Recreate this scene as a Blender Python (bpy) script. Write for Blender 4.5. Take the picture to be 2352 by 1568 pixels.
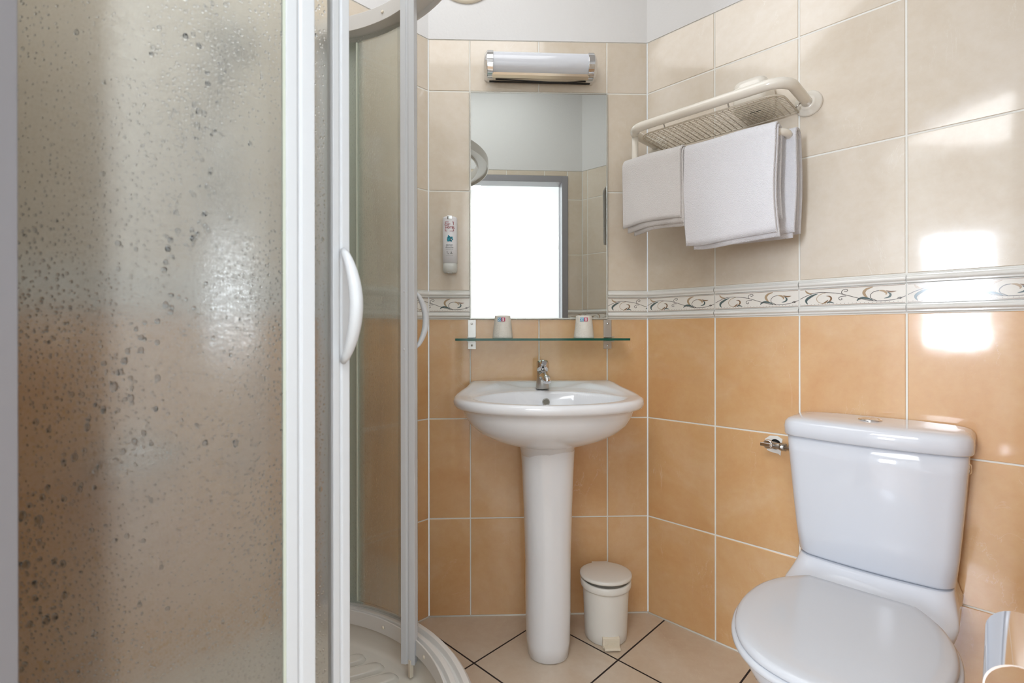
import bpy, math, random
from mathutils import Vector, Matrix
random.seed(7)
pi = math.pi
for o in list(bpy.data.objects): bpy.data.objects.remove(o)
scn = bpy.context.scene
COL = scn.collection

# ---------------------------------------------------------------- camera
H = 1.026
cd = bpy.data.cameras.new('camera'); cam = bpy.data.objects.new('camera', cd); COL.objects.link(cam)
cam.location = (0, 0, H)
cam.rotation_euler = Matrix(((1,0,0),(0,1,0),(0,0,1))).to_euler()
cam.rotation_euler = (pi/2, 0.0014, 0)
cd.sensor_width = 36; cd.lens = 36*1140.16/2352; cd.shift_y = -18/2352
cd.clip_start = 0.02
cd.dof.use_dof = True; cd.dof.focus_distance = 1.5; cd.dof.aperture_fstop = 6.3
scn.camera = cam
vs = scn.view_settings
vs.view_transform = 'Standard'; vs.look = 'None'; vs.exposure = -0.20; vs.gamma = 1; vs.use_curve_mapping = False
scn.cycles.max_bounces = 8; scn.cycles.transmission_bounces = 8; scn.cycles.glossy_bounces = 4
scn.cycles.diffuse_bounces = 4
scn.cycles.use_adaptive_sampling = True; scn.cycles.adaptive_threshold = 0.05
scn.cycles.use_denoising = True
scn.cycles.caustics_refractive = True; scn.cycles.caustics_reflective = True
scn.cycles.sample_clamp_indirect = 6.0
# world: pale daylight outside
w = bpy.data.worlds.new('daylight'); scn.world = w; w.use_nodes = True
w.node_tree.nodes['Background'].inputs[0].default_value = (.80,.88,1,1)
w.node_tree.nodes['Background'].inputs[1].default_value = 1.0

# ---------------------------------------------------------------- room frame
CR = Vector((.499, 1.828)); TH = .0333
BD = Vector((math.cos(TH), math.sin(TH)))
RD = Vector((.7141, -.7001))
LDR = Vector((.7001, .7141))
CL = CR - .8016*BD
LC = Vector((-1.1236, .9635)); DL = Vector((-.52, .372)); DR = Vector((.561, .372)); RF = Vector((1.2585, 1.0834))
ZT = 2.095; ZC = 2.70
def ang(v): return math.atan2(v.y, v.x)
def rw(t, D, z=0): # point in the right wall's frame
    p = CR + RD*t - LDR*D
    return Vector((p.x, p.y, z))
def bw(x, D, z=0):
    p = CL + BD*x + Vector((math.sin(TH), -math.cos(TH)))*D
    return Vector((p.x, p.y, z))

def area(name, loc, target, sx, sy, power, color=(1,1,1), spread=180):
    l = bpy.data.lights.new(name, 'AREA'); l.shape = 'RECTANGLE'; l.size = sx; l.size_y = sy
    l.energy = power; l.color = color; l.spread = math.radians(spread)
    o = bpy.data.objects.new(name, l); COL.objects.link(o); o.location = loc
    d = (Vector(target)-Vector(loc)).normalized()
    o.rotation_euler = d.to_track_quat('-Z', 'Y').to_euler()
    return o
# daylight through the bedroom window
wc = CR + RD*.66 - LDR*4.27
area('window_daylight', (wc.x, wc.y, 1.39), (wc.x+LDR.x, wc.y+LDR.y, 1.39), .42, .98, 74, (.80,.88,1))
area('daylight_side_window', (.74, -.585, 1.17), (.74-.714, -.585+.70, 1.17), .42, .42, 3.9, (.84,.91,1))
# unseen fill lights added under both ceilings, not fittings of the rooms
area('bedroom_fill', (-.75, -.75, 2.47), (-.75, -.75, 0), 1.3, 1.3, 48, (.95,.97,1))
area('bathroom_fill', (-.25, 1.02, 2.68), (-.25, 1.02, 0), 1.0, .9, 10.6, (.98,.99,1))

# ---------------------------------------------------------------- materials
def lin(c):
    f = lambda v: (v/255)/12.92 if v/255 <= .04045 else (((v/255)+.055)/1.055)**2.4
    return (f(c[0]), f(c[1]), f(c[2]), 1)
def mat(name, col=(200,200,200), rough=.4, metal=0, coat=0, **kw):
    m = bpy.data.materials.new(name); m.use_nodes = True
    b = m.node_tree.nodes['Principled BSDF']
    b.inputs['Base Color'].default_value = lin(col); b.inputs['Roughness'].default_value = rough
    b.inputs['Metallic'].default_value = metal; b.inputs['Coat Weight'].default_value = coat
    for k, v in kw.items(): b.inputs[k.replace('_', ' ')].default_value = v
    return m
class NG:
    def __init__(s, m): s.t = m.node_tree; s.n = s.t.nodes; s.l = s.t.links; s.b = s.n['Principled BSDF']
    def add(s, typ, **kw):
        n = s.n.new(typ)
        for k, v in kw.items():
            if k.startswith('i_'): n.inputs[k[2:].replace('_', ' ')].default_value = v
            else: setattr(n, k, v)
        return n
    def link(s, a, b): s.l.new(a, b)
    def math(s, op, a, b=None, c=None, clamp=False):
        n = s.n.new('ShaderNodeMath'); n.operation = op; n.use_clamp = clamp
        for i, v in enumerate((a, b, c)):
            if v is None: continue
            if isinstance(v, (int, float)): n.inputs[i].default_value = v
            else: s.l.new(v, n.inputs[i])
        return n.outputs[0]
    def noise(s, scale, vec=None, detail=4, rough=.55, dist=0):
        n = s.add('ShaderNodeTexNoise'); n.inputs['Scale'].default_value = scale; n.inputs['Detail'].default_value = detail
        n.inputs['Roughness'].default_value = rough; n.inputs['Distortion'].default_value = dist
        if vec is not None: s.l.new(vec, n.inputs['Vector'])
        return n.outputs['Fac']
    def ramp(s, fac, stops):
        n = s.add('ShaderNodeValToRGB'); e = n.color_ramp.elements
        while len(e) < len(stops): e.new(.5)
        for el, (p, c) in zip(e, stops): el.position = p; el.color = c
        s.l.new(fac, n.inputs[0]); return n.outputs[0]
    def bump(s, h, strength=.2, dist=.001, normal=None):
        n = s.add('ShaderNodeBump'); n.inputs['Strength'].default_value = strength; n.inputs['Distance'].default_value = dist
        s.l.new(h, n.inputs['Height'])
        if normal is not None: s.l.new(normal, n.inputs['Normal'])
        return n.outputs[0]
def tile_mat(name, c1, c2, c3, vein, rough=.08):
    m = mat(name, c1, rough, 0, .0, IOR=1.55, Coat_Weight=1.0, Coat_Roughness=.45, Coat_IOR=1.6); g = NG(m)
    uv = g.add('ShaderNodeUVMap').outputs[0]
    big = g.noise(3.2, uv, 5, .6, .6)
    base = g.ramp(big, [(.28, lin(c1)), (.5, lin(c2)), (.74, lin(c3))])
    fine = g.noise(38, uv, 6, .7)
    mx = g.add('ShaderNodeMixRGB', blend_type='OVERLAY'); mx.inputs[0].default_value = .16
    g.link(base, mx.inputs[1])
    fr = g.ramp(fine, [(.3, (.3,.3,.3,1)), (.7, (.7,.7,.7,1))]); g.link(fr, mx.inputs[2])
    # thin pale veins
    mp = g.add('ShaderNodeMapping'); mp.inputs['Rotation'].default_value = (0,0,.9); mp.inputs['Scale'].default_value = (1,.35,1)
    g.link(uv, mp.inputs[0])
    vn = g.noise(7, mp.outputs[0], 6, .6, 1.2)
    d = g.math('ABSOLUTE', g.math('SUBTRACT', vn, .5))
    vm = g.math('MULTIPLY', g.math('SUBTRACT', 1.0, g.math('MULTIPLY', d, 260.0), clamp=True), g.math('MULTIPLY', g.math('SUBTRACT', g.noise(5, uv, 2), .5, clamp=True), 3.0, clamp=True))
    mv = g.add('ShaderNodeMixRGB'); g.link(vm, mv.inputs[0]); g.link(mx.outputs[0], mv.inputs[1]); mv.inputs[2].default_value = lin(vein)
    g.link(mv.outputs[0], g.b.inputs['Base Color'])
    wv = g.noise(9, uv, 2, .4)
    g.link(g.bump(wv, .10, .004), g.b.inputs['Normal'])
    return m
M = {}
M['tile_light'] = tile_mat('cream_wall_tile', (215,199,177), (222,209,190), (229,218,203), (238,231,219))
M['tile_orange'] = tile_mat('orange_wall_tile', (216,162,106), (222,176,123), (228,190,146), (238,214,186))
M['tile_floor'] = tile_mat('beige_floor_tile', (206,184,160), (214,196,174), (222,208,190), (230,216,196), .22)
M['grout'] = mat('cream_grout', (242,241,234), .7)
M['grout_dark'] = mat('dark_grout', (56,44,40), .85)
M['plaster'] = mat('white_plaster', (232,232,232), .85)
g = NG(M['plaster']); tc = g.add('ShaderNodeTexCoord').outputs['Object']
g.link(g.bump(g.noise(90, tc, 4, .6), .35, .003), g.b.inputs['Normal'])
M['bed_wall'] = mat('white_bedroom_wall', (240,242,240), .9)
g = NG(M['bed_wall']); tc = g.add('ShaderNodeTexCoord').outputs['Object']
g.link(g.bump(g.noise(60, tc, 5, .6), .4, .004), g.b.inputs['Normal'])
M['trim_white'] = mat('glazed_trim', (238,237,232), .07)
M['trim_ground'] = mat('trim_ivory', (242,238,230), .07)
M['vine_brown'] = mat('vine_brown', (142,114,88), .12)
M['vine_tan'] = mat('vine_tan', (184,160,130), .12)
M['vine_green'] = mat('vine_green', (94,110,110), .12)
M['vine_grey'] = mat('vine_grey', (92,84,80), .12)
M['ceramic'] = mat('white_ceramic', (240,242,246), .06, 0, .3)
M['ceramic_cool'] = mat('toilet_ceramic', (222,226,233), .06, 0, .3)
M['seat'] = mat('toilet_seat_plastic', (206,209,214), .13)
M['tray'] = mat('tray_acrylic', (226,222,212), .18)
M['pvc'] = mat('white_lacquered_profile', (216,219,222), .28)
M['rail'] = mat('white_rail', (226,224,220), .3)
M['filler'] = mat('grey_green_filler', (208,216,206), .4)
M['seal'] = mat('translucent_seal', (206,212,196), .4)
M['cream'] = mat('cream_plastic', (238,228,208), .35)
M['rack'] = mat('cream_enamel', (240,234,222), .16, 0, .2)
M['wire'] = mat('cream_wire', (222,212,194), .3)
M['chrome'] = mat('chrome', (225,226,228), .07, 1)
M['chrome_dull'] = mat('brushed_steel', (196,194,190), .32, 1)
M['strip'] = mat('strip_tile_reflection', (236,226,208), .16, .55)  # cream reflection of the wall tiles put into the strip's base colour
M['dark'] = mat('dark_rubber', (22,22,24), .5)
M['hole'] = mat('dark_gap', (12,10,10), .9)
M['mirror'] = mat('mirror_silver', (216,220,217), .0, 1)
M['mirror_edge'] = mat('mirror_edge', (205,205,198), .25, .4)
M['lamp_diff'] = mat('opal_diffuser', (226,230,238), .12, 0, .2)
M['bin'] = mat('bin_plastic', (238,236,230), .3)
M['cap_grey'] = mat('frosted_base', (205,206,200), .25)
M['bottle'] = mat('dispenser_white', (240,240,243), .25)
M['red'] = mat('print_red', (160,32,42), .5)
M['teal'] = mat('print_teal', (30,150,172), .5)
M['teal2'] = mat('print_teal_dark', (20,95,120), .5)
M['print'] = mat('print_grey', (120,122,122), .5)
M['pink'] = mat('print_magenta', (196,62,108), .5)
M['blue'] = mat('print_blue', (110,180,215), .5)
M['white_ink'] = mat('print_white', (245,245,245), .5)
M['frame_grey'] = mat('grey_door_paint', (158,157,162), .35)
M['doorleaf'] = mat('door_leaf_paint', (150,150,146), .4)
M['wood'] = mat('bedroom_floor_wood', (176,146,116), .4)
g = NG(M['wood']); g.link(g.ramp(g.noise(6, g.add('ShaderNodeTexCoord').outputs['Object'], 5), [(.3, lin((150,120,92))), (.7, lin((190,160,130)))]), g.b.inputs['Base Color'])
M['putty'] = mat('white_putty', (240,238,232), .8)
# glass shelf
M['shelf_glass'] = mat('clear_shelf_glass', (214,244,232), .0, 0, 0, IOR=1.5, Transmission_Weight=1.0)
M['shelf_edge'] = mat('green_glass_edge', (12,88,74), .12, 0, .0, IOR=1.5)
# towel
def towel_mat(name, c):
    m = mat(name, c, .95, Sheen_Weight=.35); g = NG(m); tc = g.add('ShaderNodeTexCoord').outputs['Object']
    n1 = g.noise(420, tc, 3, .7); v = g.add('ShaderNodeTexVoronoi'); v.inputs['Scale'].default_value = 520; g.link(tc, v.inputs['Vector'])
    g.link(g.bump(g.math('ADD', n1, v.outputs[0]), .75, .0025), g.b.inputs['Normal']); return m
M['towel'] = towel_mat('white_terry', (243,242,246)); M['towel2'] = towel_mat('offwhite_terry', (236,232,230))
# cup wrapped in film
M['cup'] = mat('plastic_cup', (236,232,222), .3)
g = NG(M['cup']); tc = g.add('ShaderNodeTexCoord').outputs['Object']
g.link(g.bump(g.noise(55, tc, 3, .6, 2.5), .6, .004), g.b.inputs['Normal'])
# textured wet shower glass
def wet_glass(name, rough, drops, big, trans):
    m = mat(name, (250,251,248), rough, 0, 0, IOR=1.45, Transmission_Weight=trans); g = NG(m)
    uv = g.add('ShaderNodeUVMap').outputs[0]
    def layer(scale, rmin, rmax, thr, seed, stretch=.75):
        mp = g.add('ShaderNodeMapping'); mp.inputs['Scale'].default_value = (1, stretch, 1); mp.inputs['Location'].default_value = (seed, seed*.7, 0)
        g.link(uv, mp.inputs[0])
        v = g.add('ShaderNodeTexVoronoi'); v.voronoi_dimensions = '2D'; v.inputs['Scale'].default_value = scale; v.inputs['Randomness'].default_value = 1
        g.link(mp.outputs[0], v.inputs['Vector'])
        sp = g.add('ShaderNodeSeparateColor'); g.link(v.outputs['Color'], sp.inputs[0])
        on = g.math('GREATER_THAN', sp.outputs[0], thr)
        r = g.math('MULTIPLY_ADD', sp.outputs[1], rmax-rmin, rmin)
        q = g.math('DIVIDE', v.outputs['Distance'], r)
        h = g.math('SQRT', g.math('SUBTRACT', 1.0, g.math('MULTIPLY', q, q), clamp=True))
        return g.math('MULTIPLY', g.math('MULTIPLY', h, r), on)
    hs = layer(330, .20, .42, .42, 3.1)
    hm = layer(130, .14, .34, .62, 1.7)
    hb = layer(48, .10, .22, .86, 5.3, .62)
    tot = g.math('ADD', g.math('MULTIPLY', hs, 1.0), g.math('ADD', g.math('MULTIPLY', hm, 2.4), g.math('MULTIPLY', hb, 6.5*big)))
    b = g.bump(tot, .5*drops, .0030)
    ripple = g.noise(520, uv, 2, .6)
    b2 = g.bump(ripple, .05, .001, b)
    g.link(b2, g.b.inputs['Normal'])
    mask = g.math('GREATER_THAN', g.math('ADD', hs, g.math('ADD', hm, hb)), .001)
    g.link(g.math('SUBTRACT', rough, g.math('MULTIPLY', mask, rough*.7)), g.b.inputs['Roughness'])
    return m
M['glass_wet'] = wet_glass('wet_textured_glass', .25, .04, .1, .965)
M['glass_near_door'] = wet_glass('sliding_door_glass', .10, .02, .1, .98)
M['water'] = mat('water', (255,255,255), .0, 0, 0, IOR=1.33, Transmission_Weight=1.0)
M['glass_far'] = wet_glass('textured_glass', .09, .35, .4, .94)

def let_through(m, f): # clear share of the pane between the frosting
    t = m.node_tree; out = t.nodes['Material Output']; b = t.nodes['Principled BSDF']
    tr = t.nodes.new('ShaderNodeBsdfTransparent'); tr.inputs[0].default_value = (.96, .975, .955, 1); mx = t.nodes.new('ShaderNodeMixShader'); mx.inputs[0].default_value = f
    t.links.new(b.outputs[0], mx.inputs[1]); t.links.new(tr.outputs[0], mx.inputs[2]); t.links.new(mx.outputs[0], out.inputs['Surface'])
let_through(M['glass_far'], .5); 

# ---------------------------------------------------------------- mesh builder
class MB:
    def __init__(s): s.v = []; s.f = []; s.m = []; s.uv = {}; s.sm = []
    def quad(s, pts, mi=0, uvs=None, sm=False):
        b = len(s.v); s.v += [tuple(p) for p in pts]; s.f.append(tuple(range(b, b+len(pts)))); s.m.append(mi); s.sm.append(sm)
        if uvs: s.uv[len(s.f)-1] = uvs
    def box(s, c, d, mi=0, rz=0, rot=None, taper=1):
        b = len(s.v); R = rot or Matrix.Rotation(rz, 3, 'Z'); c = Vector(c)
        for z in (-1, 1):
            k = taper if z > 0 else 1
            for x, y in ((-1,-1),(1,-1),(1,1),(-1,1)):
                s.v.append(tuple(c + R @ Vector((x*d[0]/2*k, y*d[1]/2*k, z*d[2]/2))))
        for f in ((0,3,2,1),(4,5,6,7),(0,1,5,4),(1,2,6,5),(2,3,7,6),(3,0,4,7)):
            s.f.append(tuple(b+i for i in f)); s.m.append(mi); s.sm.append(False)
    def grid(s, rows, closed_u=True, closed_v=False, mi=0, sm=True, cap0=False, cap1=False, uvs=None):
        b = len(s.v); n = len(rows[0])
        for r in rows: s.v += [tuple(p) for p in r]
        R = len(rows)
        for i in range(R if closed_v else R-1):
            i2 = (i+1) % R
            for j in range(n if closed_u else n-1):
                j2 = (j+1) % n
                s.f.append((b+i*n+j, b+i*n+j2, b+i2*n+j2, b+i2*n+j)); s.m.append(mi); s.sm.append(sm)
                if uvs: s.uv[len(s.f)-1] = [uvs[i][j], uvs[i][j2], uvs[i2][j2], uvs[i2][j]]
        if cap0: s.f.append(tuple(b+j for j in reversed(range(n)))); s.m.append(mi); s.sm.append(False)
        if cap1: s.f.append(tuple(b+(R-1)*n+j for j in range(n))); s.m.append(mi); s.sm.append(False)
    def lathe(s, prof, c=(0,0,0), n=40, mi=0, axis='Z', rot=None, caps=True):
        c = Vector(c); rows = []
        for r, z in prof:
            row = []
            for k in range(n):
                a = 2*pi*k/n; p = Vector((r*math.cos(a), r*math.sin(a), z))
                if rot is not None: p = rot @ p
                row.append(c+p)
            rows.append(row)
        s.grid(rows, mi=mi, cap0=caps, cap1=caps)
    def tube(s, pts, r, n=12, mi=0, closed=False, caps=True):
        pts = [Vector(p) for p in pts]; N = len(pts); rows = []; up = None
        for i, p in enumerate(pts):
            if closed: d = pts[(i+1) % N]-pts[i-1]
            else: d = pts[min(i+1, N-1)]-pts[max(i-1, 0)]
            d.normalize()
            if up is None:
                up = Vector((0,0,1)) if abs(d.z) < .9 else Vector((1,0,0))
            x = d.cross(up); 
            if x.length < 1e-6: x = d.orthogonal()
            x.normalize(); y = x.cross(d).normalized(); up = y
            rr = r[i] if isinstance(r, (list, tuple)) else r
            rows.append([p + (x*math.cos(2*pi*k/n)+y*math.sin(2*pi*k/n))*rr for k in range(n)])
        s.grid(rows, mi=mi, closed_v=closed, cap0=caps and not closed, cap1=caps and not closed)
    def sweep(s, pts, prof, mi=0, caps=True, sm=False):
        """prof: (outward, up) offsets, path in XY plane"""
        pts = [Vector(p) for p in pts]; N = len(pts); rows = []
        for i, p in enumerate(pts):
            d = pts[min(i+1, N-1)]-pts[max(i-1, 0)]; d.z = 0; d.normalize(); o = Vector((d.y, -d.x, 0))
            rows.append([p + o*a + Vector((0,0,b)) for a, b in prof])
        s.grid(rows, mi=mi, cap0=caps, cap1=caps, sm=sm)
    def prism(s, outline, z0, z1, mi=0, sm=False):
        s.grid([[(x, y, z0) for x, y in outline], [(x, y, z1) for x, y in outline]], mi=mi, sm=sm, cap0=True, cap1=True)
    def build(s, name, mats, parent=None, bevel=0, seg=2, subsurf=0, loc=None, rz=0, autosmooth=None, fix=True):
        me = bpy.data.meshes.new(name); me.from_pydata(s.v, [], s.f)
        if not isinstance(mats, (list, tuple)): mats = [mats]
        for m in mats: me.materials.append(m)
        for p, mi, sm in zip(me.polygons, s.m, s.sm): p.material_index = mi; p.use_smooth = sm
        if s.uv:
            ul = me.uv_layers.new(name='UVMap')
            for fi, uvs in s.uv.items():
                for li, u in zip(me.polygons[fi].loop_indices, uvs): ul.data[li].uv = u
        if fix:
            import bmesh
            bm = bmesh.new(); bm.from_mesh(me); bmesh.ops.recalc_face_normals(bm, faces=bm.faces); bm.to_mesh(me); bm.free()
        o = bpy.data.objects.new(name, me); COL.objects.link(o)
        if parent: o.parent = parent
        if loc is not None: o.location = loc
        o.rotation_euler = (0,0,rz)
        if bevel:
            b = o.modifiers.new('bevel', 'BEVEL'); b.width = bevel; b.segments = seg; b.limit_method = 'ANGLE'; b.angle_limit = math.radians(35); b.harden_normals = False
            for p in me.polygons: p.use_smooth = True
            wn = o.modifiers.new('wn', 'WEIGHTED_NORMAL'); wn.keep_sharp = False
        if subsurf:
            b = o.modifiers.new('sub', 'SUBSURF'); b.levels = subsurf; b.render_levels = subsurf
        return o
def thing(name, label, cat, loc=(0,0,0), rz=0, group=None):
    o = bpy.data.objects.new(name, None); COL.objects.link(o); o.location = loc; o.rotation_euler = (0,0,rz)
    o.empty_display_size = .05
    o['label'] = label; o['category'] = cat
    if group: o['group'] = group
    return o
def tag(o, label, cat, group=None):
    o['label'] = label; o['category'] = cat
    if group: o['group'] = group
    return o
def struct(o): o['kind'] = 'structure'; return o
def arc(c, r, a0, a1, n, z=0):
    return [Vector((c[0]+r*math.cos(a0+(a1-a0)*i/n), c[1]+r*math.sin(a0+(a1-a0)*i/n), z)) for i in range(n+1)]
def catmull(P, n=8, closed=False):
    P = [Vector(p) for p in P]; out = []; N = len(P)
    rng = range(N if closed else N-1)
    for i in rng:
        p0 = P[i-1] if (closed or i > 0) else P[0]; p1 = P[i]; p2 = P[(i+1) % N]; p3 = P[(i+2) % N] if (closed or i+2 < N) else P[-1]
        for k in range(n):
            t = k/n
            out.append(.5*((2*p1)+(p2-p0)*t+(2*p0-5*p1+4*p2-p3)*t*t+(3*p1-p0-3*p2+p3)*t*t*t))
    if not closed: out.append(P[-1])
    return out
def text_mesh(body, size, name, m, parent, loc, rot, extrude=.0002, bold=0):
    c = bpy.data.curves.new(name, 'FONT'); c.body = body; c.size = size; c.extrude = extrude; c.align_x = 'CENTER'; c.align_y = 'CENTER'; c.offset = bold
    c.resolution_u = 3
    t = bpy.data.objects.new(name+'_tmp', c); COL.objects.link(t)
    dg = bpy.context.evaluated_depsgraph_get(); dg.update()
    me = bpy.data.meshes.new_from_object(t.evaluated_get(dg)); bpy.data.objects.remove(t)
    me.materials.clear(); me.materials.append(m)
    o = bpy.data.objects.new(name, me); COL.objects.link(o); o.parent = parent; o.location = loc; o.rotation_euler = rot
    return o

# ---------------------------------------------------------------- tiled walls
RH = .3625; Z0 = -.008
ROWS = [(0, RH+Z0), (RH+Z0, 2*RH+Z0), (2*RH+Z0, 3*RH+Z0)]
ZB0 = 3*RH+Z0; ZB1 = ZB0+.102
ROWS2 = [(ZB1, ZB1+RH), (ZB1+RH, ZB1+2*RH), (ZB1+2*RH, ZT)]
G = .0022
def wall(name, origin, d, L, vl, regions=None, zc=ZC, trimname=None, plaster_regions=None, skip=None):
    mb = MB(); regions = regions or [(0, L, 0, ZT)]
    cols = [0]+[v for v in vl if 0 < v < L]+[L]
    def clip(x0, x1, z0, z1, r): return max(x0, r[0]), min(x1, r[1]), max(z0, r[2]), min(z1, r[3])
    for r in regions:
        mb.quad([(r[0], .0016, r[2]), (r[1], .0016, r[2]), (r[1], .0016, r[3]), (r[0], .0016, r[3])], 1)
        for mi, rows in ((2, ROWS), (3, ROWS2)):
            for za, zb in rows:
                for xa, xb in zip(cols, cols[1:]):
                    x0, x1, z0, z1 = clip(xa, xb, za, zb, r)
                    if x1-x0 < .006 or z1-z0 < .006: continue
                    x0 += G; x1 -= G; z0 += G; z1 -= G; c = .0014
                    ou, ov = random.uniform(0, 9), random.uniform(0, 9); fl = random.choice((-1, 1))
                    P = [(x0, z0), (x1, z0), (x1, z1), (x0, z1)]; Q = [(x0+c, z0+c), (x1-c, z0+c), (x1-c, z1-c), (x0+c, z1-c)]
                    uv = lambda p: (fl*p[0]+ou, p[1]+ov)
                    mb.quad([(q[0], 0, q[1]) for q in Q], mi, [uv(q) for q in Q])
                    for k in range(4):
                        k2 = (k+1) % 4
                        mb.quad([(P[k][0], .0015, P[k][1]), (P[k2][0], .0015, P[k2][1]), (Q[k2][0], 0, Q[k2][1]), (Q[k][0], 0, Q[k][1])], mi, [uv(P[k]), uv(P[k2]), uv(Q[k2]), uv(Q[k])])
    for r in (plaster_regions or [(0, L, ZT, zc)]):
        mb.quad([(r[0], -.0012, r[2]), (r[1], -.0012, r[2]), (r[1], -.0012, r[3]), (r[0], -.0012, r[3])], 0)
        mb.quad([(r[0], -.0012, r[2]), (r[1], -.0012, r[2]), (r[1], .003, r[2]), (r[0], .003, r[2])], 0)
    o = mb.build(name, [M['plaster'], M['grout'], M['tile_orange'], M['tile_light']], loc=(origin.x, origin.y, 0), rz=ang(d), fix=False)
    struct(o)
    if trimname: trim(trimname, origin, d, [(max(a, r[0]), min(b, r[1]), a) for r in regions if r[2] < ZB0 for a, b in zip(cols, cols[1:]) if min(b, r[1])-max(a, r[0]) > .01 and not (skip and a > skip[0]-.01 and b < skip[1]+.01)], vl)
    return o
# vine ornament, in one tile: x 0..1, y 0..1
_ST = [
 ('vine_grey', [(0,.40),(.07,.60),(.143,.75),(.21,.80),(.276,.775),(.381,.70),(.467,.565),(.581,.34),(.695,.16),(.79,.12),(.905,.17),(1,.35)], .010, .010, .008),
 ('vine_tan', [(.062,.97),(.075,.86),(.10,.77),(.145,.745)], .02, .055, .005),
 ('vine_green', [(.19,.72),(.14,.62),(.085,.42),(.07,.25),(.085,.08)], .006, .085, .02),
 ('vine_tan', [(.27,.76),(.215,.66),(.18,.45),(.19,.22),(.235,.09),(.27,.10)], .006, .012, .01),
 ('vine_brown', [(.275,.55),(.31,.52),(.325,.38),(.31,.22),(.28,.12)], .004, .055, .01),
 ('vine_brown', [(.295,.30),(.27,.16),(.235,.06)], .006, .05, .008),
 ('vine_green', [(.28,.07),(.31,.16),(.355,.08)], .004, .045, .006),
 ('vine_grey', [(.44,.60),(.425,.74),(.44,.88),(.47,.92),(.485,.84),(.465,.77),(.452,.82)], .007, .008, .008),
 ('vine_grey', [(.47,.50),(.42,.48),(.398,.38),(.41,.27),(.43,.30),(.425,.38)], .007, .008, .008),
 ('vine_tan', [(.715,.97),(.66,.86),(.635,.66),(.65,.45),(.672,.36)], .02, .085, .004),
 ('vine_green', [(.57,.17),(.59,.28),(.63,.34),(.68,.27),(.72,.16)], .02, .07, .01),
 ('vine_grey', [(.75,.14),(.70,.30),(.695,.50),(.725,.68),(.77,.74)], .006, .010, .012),
 ('vine_tan', [(.77,.74),(.81,.70),(.835,.58),(.83,.46)], .012, .065, .006),
 ('vine_green', [(.845,.62),(.87,.50),(.86,.34),(.815,.26)], .004, .06, .004),
 ('vine_brown', [(.83,.72),(.87,.64),(.92,.66)], .004, .05, .004),
 ('vine_grey', [(.93,.24),(.955,.30),(.95,.20),(.97,.26)], .008, .010, .008),
]
VM = ['vine_brown', 'vine_tan', 'vine_green', 'vine_grey']
def trim(name, origin, d, segs, vl):
    mb = MB(); h = ZB1-ZB0; zl0, zl1 = ZB0+.002, ZB0+.024; zp0, zp1 = ZB0+.0255, ZB1-.0255; zu0, zu1 = ZB1-.024, ZB1-.002
    for x0, x1, xs in segs:
        gx = .0012
        for a, b in ((zl0, zl1), (zu0, zu1)):
            w = b-a
            prof = [(0, 0), (-.003, .0), (-.0045, .07), (-.0045, .22), (-.0075, .30), (-.0105, .42), (-.011, .55), (-.0095, .70), (-.006, .80), (-.0045, .86), (-.0045, .94), (-.002, 1), (0, 1)]
            rows = [[(x, y, a+w*t) for y, t in prof] for x in (x0+gx, x1-gx)]
            mb.grid(rows, closed_u=False, mi=0, sm=False); 
            mb.quad(rows[0], 0); mb.quad(list(reversed(rows[1])), 0)
        mb.quad([(x0+gx, -.0012, zp0), (x1-gx, -.0012, zp0), (x1-gx, -.0012, zp1), (x0+gx, -.0012, zp1)], 1)
        mb.box(((x0+x1)/2, -.0014, zp1-.0022), (x1-x0-.006, .0006, .0011), 2); mb.box(((x0+x1)/2, -.0014, zp0+.0022), (x1-x0-.006, .0006, .0011), 2)
        if True:
            x = x0+.004
            while x < x1-.004:
                mb.box((x, -.0014, zp0+.0052), (.0012, .0006, .0012), 5); x += .0092
        # ornament clipped to this segment; the tile pattern starts at its left joint
        W = .2491; X0 = xs+.001 if (x1-xs) > .05 else xs
        if xs == 0 and vl and x1 <= vl[0]+1e-6: X0 = vl[0]-.2515+.001   # cut tile: keep the right part
        HH = zp1-zp0-.006; zb = zp0+.003
        for mn, pts, w0, w1, w2 in _ST:
            P = catmull([(p[0]*W, p[1]*HH, 0) for p in pts], 6); n = len(P)
            L = []; Rr = []
            for i, p in enumerate(P):
                dd = P[min(i+1, n-1)]-P[max(i-1, 0)]; dd.normalize(); t = i/(n-1)
                ww = (w0+(w1-w0)*math.sin(pi*min(1, t/.5)/2) if t < .5 else w2+(w1-w2)*math.cos(pi*(t-.5)))
                ww = .00055 if w1 < .03 else max(ww*.0165*1.9, .0003)
                if w1 >= .03: ww = ww
                o = Vector((-dd.y, dd.x, 0))*ww*1.3
                L.append(p+o); Rr.append(p-o)
            for i in range(n-1):
                q = [L[i], L[i+1], Rr[i+1], Rr[i]]
                if min(v.x for v in q)+X0 < x0+.001 or max(v.x for v in q)+X0 > x1-.001: continue
                mb.quad([(v.x+X0, -.0016-.00002*(VM.index(mn)), zb+min(max(v.y, -.001), HH+.001)) for v in q], 2+VM.index(mn))
    o = mb.build(name, [M['trim_white'], M['trim_ground']]+[M[k] for k in VM], loc=(origin.x, origin.y, 0), rz=ang(d), fix=False)
    return struct(o)
vb = [.150, .4012, .6524]
wall('wall_back', CL, BD, .8016, vb, trimname='trim_1', skip=(.150, .6524))
wall('wall_right', CR, RD, (RF-CR).length, [.248+.2515*k for k in range(5)], trimname='trim_2')
LL = (CL-LC).length
wall('wall_left', LC, LDR, LL, [LL-.10-.2515*k for k in range(4, -1, -1)], trimname='trim_3')
wall('wall_shower', DL, (LC-DL).normalized(), (LC-DL).length, [.09+.2515*k for k in range(4)], trimname='trim_4')
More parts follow.
